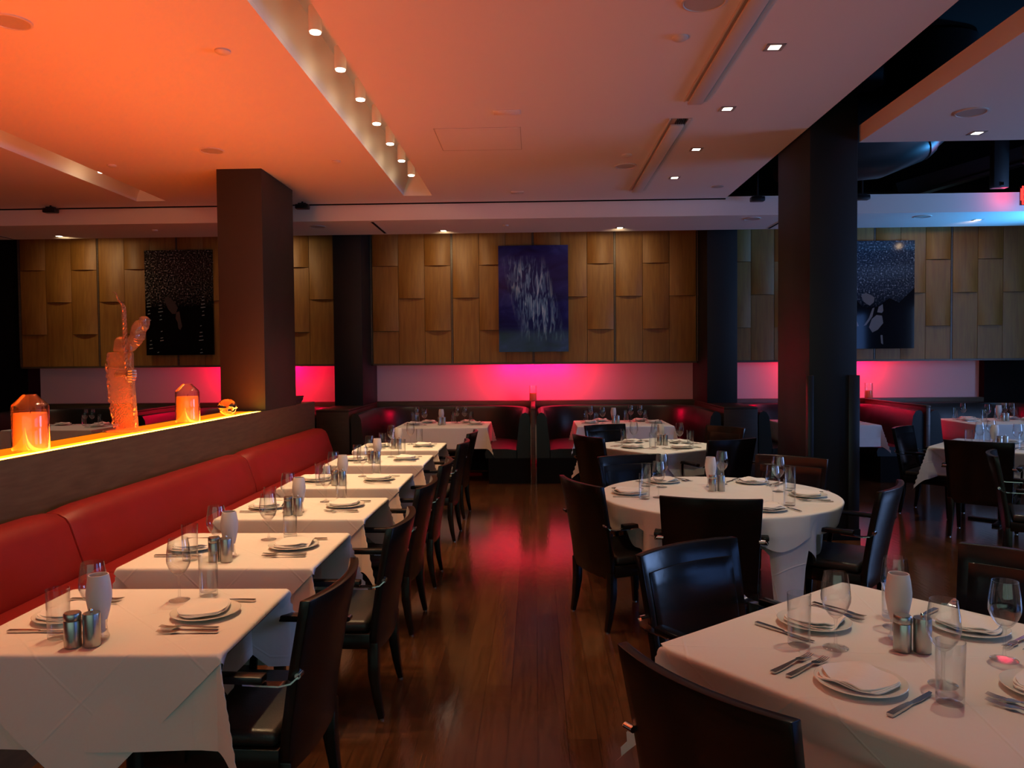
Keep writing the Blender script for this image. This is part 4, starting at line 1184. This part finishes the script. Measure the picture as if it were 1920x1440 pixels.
def make_napkin():
    b = MB()
    for l in range(3):
        sz = 0.093 - 0.004 * l; ro = R(6 - 5 * l)
        z0 = 0.0185 + 0.0042 * l
        def f(u, v, dz=0.0, l=l, sz=sz, ro=ro, z0=z0):
            a, c = 2 * u - 1, 2 * v - 1
            x, y = a * sz, c * sz * (0.92 + 0.10 * sin(1.5 * a + l))
            if c < 0: y *= 0.86
            k = 1 - 0.16 * (abs(a) ** 3) * (abs(c) ** 3)
            x *= k; y *= k
            xr, yr = x * cos(ro) - y * sin(ro), x * sin(ro) + y * cos(ro)
            z = z0 + 0.0030 * sin(4 * a + 2 * c + l) + 0.0035 * (abs(c) ** 4) * sin(5 * a + l * 2)
            return (xr, yr, z + dz)
        b.slab(lambda u, v, f=f: f(u, v, 0.0), lambda u, v, f=f: f(u, v, 0.0034), 12, 12)
    return tag(obj('napkin', b, M['napkin']), '', 'napkin')
def make_fork():
    b = MB()   # lies along +y, handle end at y=-0.1
    b.tube([(0, -0.098, 0.004), (0, -0.06, 0.004), (0, 0.0, 0.0075), (0, 0.025, 0.0085)], [1.0, 1.0, 0.62, 0.5], sec=[(-0.0085, -0.0022), (0.0085, -0.0022), (0.0085, 0.0022), (-0.0085, 0.0022)])
    b.tube([(0, 0.024, 0.0085), (0, 0.04, 0.0055), (0, 0.056, 0.004)], [0.5, 1.3, 1.3], sec=[(-0.0085, -0.0013), (0.0085, -0.0013), (0.0085, 0.0013), (-0.0085, 0.0013)])
    for k in range(4):
        x = -0.0092 + 0.0061 * k
        b.tube([(x, 0.055, 0.004), (x, 0.08, 0.0045), (x * 0.95, 0.102, 0.008)], [1, 1, 0.5], sec=[(-0.0016, -0.001), (0.0016, -0.001), (0.0016, 0.001), (-0.0016, 0.001)])
    return tag(obj('fork', b, M['steel']), '', 'fork')
def make_knife():
    b = MB()
    b.tube([(0, -0.105, 0.004), (0, -0.04, 0.0045), (0, 0.0, 0.004)], [1, 0.95, 0.7], sec=[(-0.0085, -0.0035), (0.0085, -0.0035), (0.0085, 0.0035), (-0.0085, 0.0035)])
    o = len(b.v)
    pl = [(-0.006, 0.0), (0.006, 0.0), (0.010, 0.03), (0.010, 0.08), (0.004, 0.108), (-0.005, 0.110)]
    n = len(pl)
    b.add([(x, y, 0.0028) for x, y in pl] + [(x, y, 0.0042) for x, y in pl], [tuple(range(n))[::-1], tuple(range(n, 2 * n))] + [(i, (i + 1) % n, (i + 1) % n + n, i + n) for i in range(n)])
    return tag(obj('knife', b, M['steel']), '', 'knife')
def make_shaker():
    t = thing('salt_shaker', '', 'shaker')
    obj('body', MB().lathe([(0, 0), (0.0245, 0), (0.0255, 0.003), (0.0255, 0.082), (0.0245, 0.084), (0, 0.084)], 28), M['brushed'], t)
    obj('cap', MB().lathe([(0, 0.085), (0.0245, 0.085), (0.0255, 0.087), (0.0255, 0.104), (0.023, 0.108), (0, 0.1085)], 28), M['brushed'], t)
    return t
def make_mill():
    t = thing('pepper_mill', '', 'pepper mill')
    obj('body', MB().lathe([(0, 0), (0.0245, 0), (0.0255, 0.003), (0.0255, 0.100), (0.0245, 0.103), (0, 0.103)], 28), M['brushed'], t)
    obj('knob', MB().lathe([(0.004, 0.103), (0.004, 0.108), (0.006, 0.111), (0.005, 0.116), (0, 0.118)], 14), M['steel'], t)
    return t
def make_lamp():
    t = thing('table_lamp', '', 'table lamp')
    obj('shade', MB().lathe([(0.024, 0.062), (0.031, 0.090), (0.038, 0.130), (0.0385, 0.150), (0.034, 0.188), (0.030, 0.207), (0.0275, 0.207), (0.032, 0.187), (0.0363, 0.150), (0.0358, 0.130), (0.029, 0.091), (0.022, 0.063)], 30), M['frost'], t)
    obj('foot', MB().lathe([(0, 0), (0.028, 0), (0.029, 0.007), (0.024, 0.018), (0.0215, 0.044), (0.024, 0.062), (0.020, 0.062), (0, 0.05)], 30), M['glass'], t)
    obj('oil_cell', MB().cyl(0.017, 0.022, 0.075, 20), M['frost'], t)
    return t
PW, PT, PP, PN, PF, PK = Proto(make_wine()), Proto(make_tumbler()), Proto(make_plate()), Proto(make_napkin()), Proto(make_fork()), Proto(make_knife())
PS, PM, PL = Proto(make_shaker()), Proto(make_mill()), Proto(make_lamp())
rj = random.Random(11)
def setting(where, ex, ey, fx, fy, shift=0.0, inn=0.0, z=TOP, parts='wtpnfk'):
    """one place; ex,ey the middle of its table edge, fx,fy the way the sitter looks"""
    rx, ry = fy, -fx
    rz = math.atan2(-fx, fy)
    def at(r, f, s=0.006):
        r += shift + rj.uniform(-s, s); f += inn + rj.uniform(-s, s)
        return (ex + rx * r + fx * f, ey + ry * r + fy * f, z)
    p = at(0, 0.185)
    if 'p' in parts: PP.put('white plate, ' + where, p, 0, 'white plates')
    if 'n' in parts: PN.put('folded white napkin, ' + where, p, rz + R(rj.uniform(-14, 14)) + (PI if rj.random() < 0.4 else 0), 'white napkins')
    if 'f' in parts:
        PF.put('inner fork, ' + where, at(-0.147, 0.178, 0.003), rz + R(rj.uniform(-3, 3)), 'forks')
        PF.put('outer fork, ' + where, at(-0.188, 0.165, 0.003), rz + R(rj.uniform(-3, 3)), 'forks')
    if 'k' in parts: PK.put('table knife, ' + where, at(0.150, 0.170, 0.003), rz + R(rj.uniform(-3, 3)), 'knives')
    if 'w' in parts: PW.put('wine glass, ' + where, at(0.150, 0.350), rj.uniform(0, 6), 'wine glasses')
    if 't' in parts: PT.put('water glass, ' + where, at(0.208, 0.262), rj.uniform(0, 6), 'water glasses')
def centre(where, s1, s2, l, z=TOP):
    PS.put('steel salt shaker on the ' + where, (*s1, z), 0.3, 'steel salt shakers')
    PM.put('steel pepper mill on the ' + where, (*s2, z), 0.5, 'steel pepper mills')
    if l: PL.put('frosted glass oil lamp on the ' + where, (*l, z), 0, 'frosted oil lamps')

# six tables along the banquette
HXs, HYs = 0.412, 0.322
for i, (yc, rz) in enumerate(((2.632, 0.4), (3.612, 0.0), (4.640, -0.8), (5.697, 0.5), (6.89, 0.3), (7.965, -0.4))):
    xc = -1.395
    table_under('pedestal table hidden by cloths, ' + TN[i], xc, yc, R(rz), HXs, HYs, 'tables along the banquette')
    cloths(TN[i], xc, yc, R(rz), HXs, HYs, 0.302, 0.79, (0.118, 0, 0, 0), (0.272, 0, 0, 0), ph=i * 1.3, rest2=(0.262, 0, 0, 0))
    setting('aisle side of the ' + TN[i], xc + HXs + 0.005, yc, -1, 0, 0.03)
    setting('wall side of the ' + TN[i], xc - HXs - 0.005, yc, 1, 0, 0.0)
    dx = rj.uniform(-0.01, 0.01); dy = rj.uniform(-0.01, 0.01)
    if i == 0: c = ((-1.452, 2.352), (-1.397, 2.362), (-1.408, 2.425))
    else: c = ((-1.43 + dx, yc - 0.225 + dy), (-1.372 + dx, yc - 0.235 + dy), (-1.39 + dx, yc - 0.150 + dy))
    centre(TN[i], *c)

# nearest square table, right foreground
ang = R(39.0); u = (cos(ang), sin(ang)); v = (sin(ang), -cos(ang))
FC = (1.131, 2.305); h = 0.525
nm = 'nearest square table'
table_under('pedestal table under white cloths in the right foreground', *FC, ang, h, h, 'square dining tables')
cloths(nm, *FC, ang, h, h, 0.285, 1.06, (0.03, 0.05, 0.05, 0.03), (0.272, 0.272, 0.272, 0.272), ph=0.7, rest2=(0.262,) * 4)
setting('place at the foreground chair of the ' + nm, FC[0] - u[0] * h, FC[1] - u[1] * h, *u)
setting('place at the blue sheen chair of the ' + nm, FC[0] - v[0] * h, FC[1] - v[1] * h, *v)
setting('place at the greenish chair of the ' + nm, FC[0] + u[0] * h, FC[1] + u[1] * h, -u[0], -u[1])
setting('place at the right edge of the ' + nm, FC[0] + v[0] * h, FC[1] + v[1] * h, -v[0], -v[1])
centre(nm, (1.098, 2.335), (1.152, 2.325), (1.13, 2.43))

# round table
R0 = 0.745
table_under('round pedestal table under white cloths', *RC, 0, R0, R0, 'round tables', True)
ch_ang = [math.atan2(4.779 - 5.05, 0.262 - 1.18), math.atan2(4.17 - 5.05, 0.938 - 1.18), math.atan2(4.55 - 5.05, 2.08 - 1.18), math.atan2(5.93 - 5.05, 1.95 - 1.18), math.atan2(6.06 - 5.05, 0.726 - 1.18)]
def cloth_round(drop_at, lift, ripple, pushk):
    """cloth over the round top; drop_at(angle) is how far it hangs below the rim there"""
    b = MB(); nth, nin = 192, 8
    vs = [(0, 0, lift)]; n = nin + 14; b.rest = [(0, 0)]
    for i in range(nth):
        th = 2 * PI * i / nth
        emax = drop_at(th)
        es = [0.004, 0.009, 0.013, 0.0173] + [0.0173 + (emax - 0.0173) * q / 10 for q in range(1, 11)]
        ps = 0.0
        for a in ch_ang:
            d = abs((th - a + PI) % (2 * PI) - PI); ps = max(ps, sm((0.50 - d) / 0.22))
        for r in [R0 * (k + 1) / nin for k in range(nin)] + [R0 + e for e in es]:
            e = r - R0
            b.rest.append((r * cos(th - 0.5), r * sin(th - 0.5)))
            if e <= 1e-9: vs.append((r * cos(th), r * sin(th), lift)); continue
            o, dn = side_path(e, pushk * ps, 0)
            wv = ripple * min(1, dn / 0.10) * (sin(9 * th + 1.0) + 0.6 * sin(16 * th + 0.4)) * (1 - 0.5 * ps)
            q = R0 + o + wv + lift
            vs.append((q * cos(th), q * sin(th), lift - dn))
    fs = []
    for i in range(nth):
        j = (i + 1) % nth
        fs.append((0, 1 + i * n, 1 + j * n))
        for q in range(n - 1):
            fs.append((1 + i * n + q, 1 + i * n + q + 1, 1 + j * n + q + 1, 1 + j * n + q))
    return b.add(vs, fs)
def adist(a, b_): return abs((a - b_ + PI) % (2 * PI) - PI)
def under_drop(th):
    d = 0.20
    d += 0.34 * sm((0.155 - adist(th, R(-72))) / 0.03)          # corner hanging as a straight fall
    d += 0.34 * sm((0.155 - adist(th, R(108))) / 0.03)
    d += 0.15 * sm((0.38 - adist(th, R(-42))) / 0.30)
    d += 0.13 * sm((0.50 - adist(th, R(-140))) / 0.30)
    return d
def top_drop(th):
    return 0.135 + 0.055 * max(0, cos(4 * (th - R(-76)))) ** 2 + 0.012 * sin(13 * th)
c = tag(obj('tablecloth', cloth_round(under_drop, 0.0, 0.006, 0.11), M['cloth'], fixn=False), 'long white under cloth hanging from the round table', 'tablecloth', 'white under cloths')
c.location = (*RC, TZ + 0.004)
c = tag(obj('table_topper', cloth_round(top_drop, 0.006, 0.017, 0.03), M['cloth'], fixn=False), 'white top cloth with short drop over the round table', 'tablecloth', 'white top cloths')
c.location = (*RC, TZ + 0.006)
nm = 'round white table'
for lab, a in (('left place of the ', R(176)), ('right place of the ', R(-10)), ('place at the camera side of the ', R(-74)), ('place nearest the black column, ', R(52)), ('place beyond the oil lamp on the ', R(118))):
    x, y = RC[0] + R0 * cos(a), RC[1] + R0 * sin(a)
    setting(lab + nm, x, y, -cos(a), -sin(a))
centre(nm, (1.175, 5.16), (1.232, 5.165), (1.20, 5.33))

# square table behind the round one
a2 = R(36.5); MC = (1.24, 7.95)
nm = 'square table behind the round one'
table_under('pedestal table under white cloths behind the round table', *MC, a2, 0.525, 0.525, 'square dining tables')
cloths(nm, *MC, a2, 0.525, 0.525, 0.285, 1.055, (0.05,) * 4, (0.272,) * 4, ph=2.0, rest2=(0.262,) * 4)
u2 = (cos(a2), sin(a2)); v2 = (sin(a2), -cos(a2))
for lab, d in (('left place of the ', u2), ('far place of the ', v2), ('far right place of the ', (-u2[0], -u2[1])), ('near right place of the ', (-v2[0], -v2[1]))):
    setting(lab + nm, MC[0] - d[0] * 0.525, MC[1] - d[1] * 0.525, *d)
centre(nm, (1.27, 7.96), (1.328, 7.94), (1.30, 8.06))

# square table right of the black column
a3 = R(48); SCn = (4.60, 7.72)
nm = 'square table right of the black column'
table_under('pedestal table under white cloths right of the black column', *SCn, a3, 0.525, 0.525, 'square dining tables')
cloths(nm, *SCn, a3, 0.525, 0.525, 0.32, 1.055, (0.05, 0.05, 0.05, 0.05), (0, 0.272, 0.272, 0), ph=0.2, rest2=(0, 0.262, 0.262, 0))
u3 = (cos(a3), sin(a3)); v3 = (sin(a3), -cos(a3))
for lab, d in (('near left place of the ', u3), ('far left place of the ', v3), ('far right place of the ', (-u3[0], -u3[1]))):
    setting(lab + nm, SCn[0] - d[0] * 0.525, SCn[1] - d[1] * 0.525, *d)
centre(nm, (4.50, 7.62), (4.56, 7.63), (4.51, 7.72))

# booth tables
def booth_table(nm, x, y, hx, hy, places, lampx, sides):
    table_under('pedestal table hidden by a white cloth, ' + nm, x, y, 0, hx, hy, 'booth tables')
    cloths(nm, x, y, 0, hx, hy, 0.29, 0, (0.0,) * 4, (0.270, 0.270, 0.270, 0), ph=x)
    for lab, ex, ey, fx, fy in places:
        setting(lab + nm, x + ex, y + ey, fx, fy)
    if lampx is not None:
        centre(nm, (x + lampx, y - 0.10), (x + lampx + 0.06, y - 0.09), (x + lampx + 0.01, y + 0.02))
def four(hx, hy):
    return [('left place of the ', -hx, 0.0, 1, 0), ('right place of the ', hx, 0.0, -1, 0), ('far left place of the ', -0.27, hy, 0, -1), ('far right place of the ', 0.30, hy, 0, -1)]
booth_table('booth table left of the centre divider', -1.265, 10.74, 0.61, 0.50, four(0.61, 0.50), -0.06, 0)
booth_table('booth table right of the centre divider', 1.20, 10.80, 0.63, 0.50, four(0.63, 0.50), -0.12, 0)
booth_table('booth table behind the glowing ledge', -6.62, 10.75, 0.61, 0.50, four(0.61, 0.50), None, 0)
booth_table('booth table beside the black column', 3.93, 10.74, 0.58, 0.50, [('right place of the ', 0.58, 0.0, -1, 0)], None, 0)
booth_table('booth table at the far right', 6.36, 10.76, 0.60, 0.50, four(0.60, 0.50), -0.02, 0)
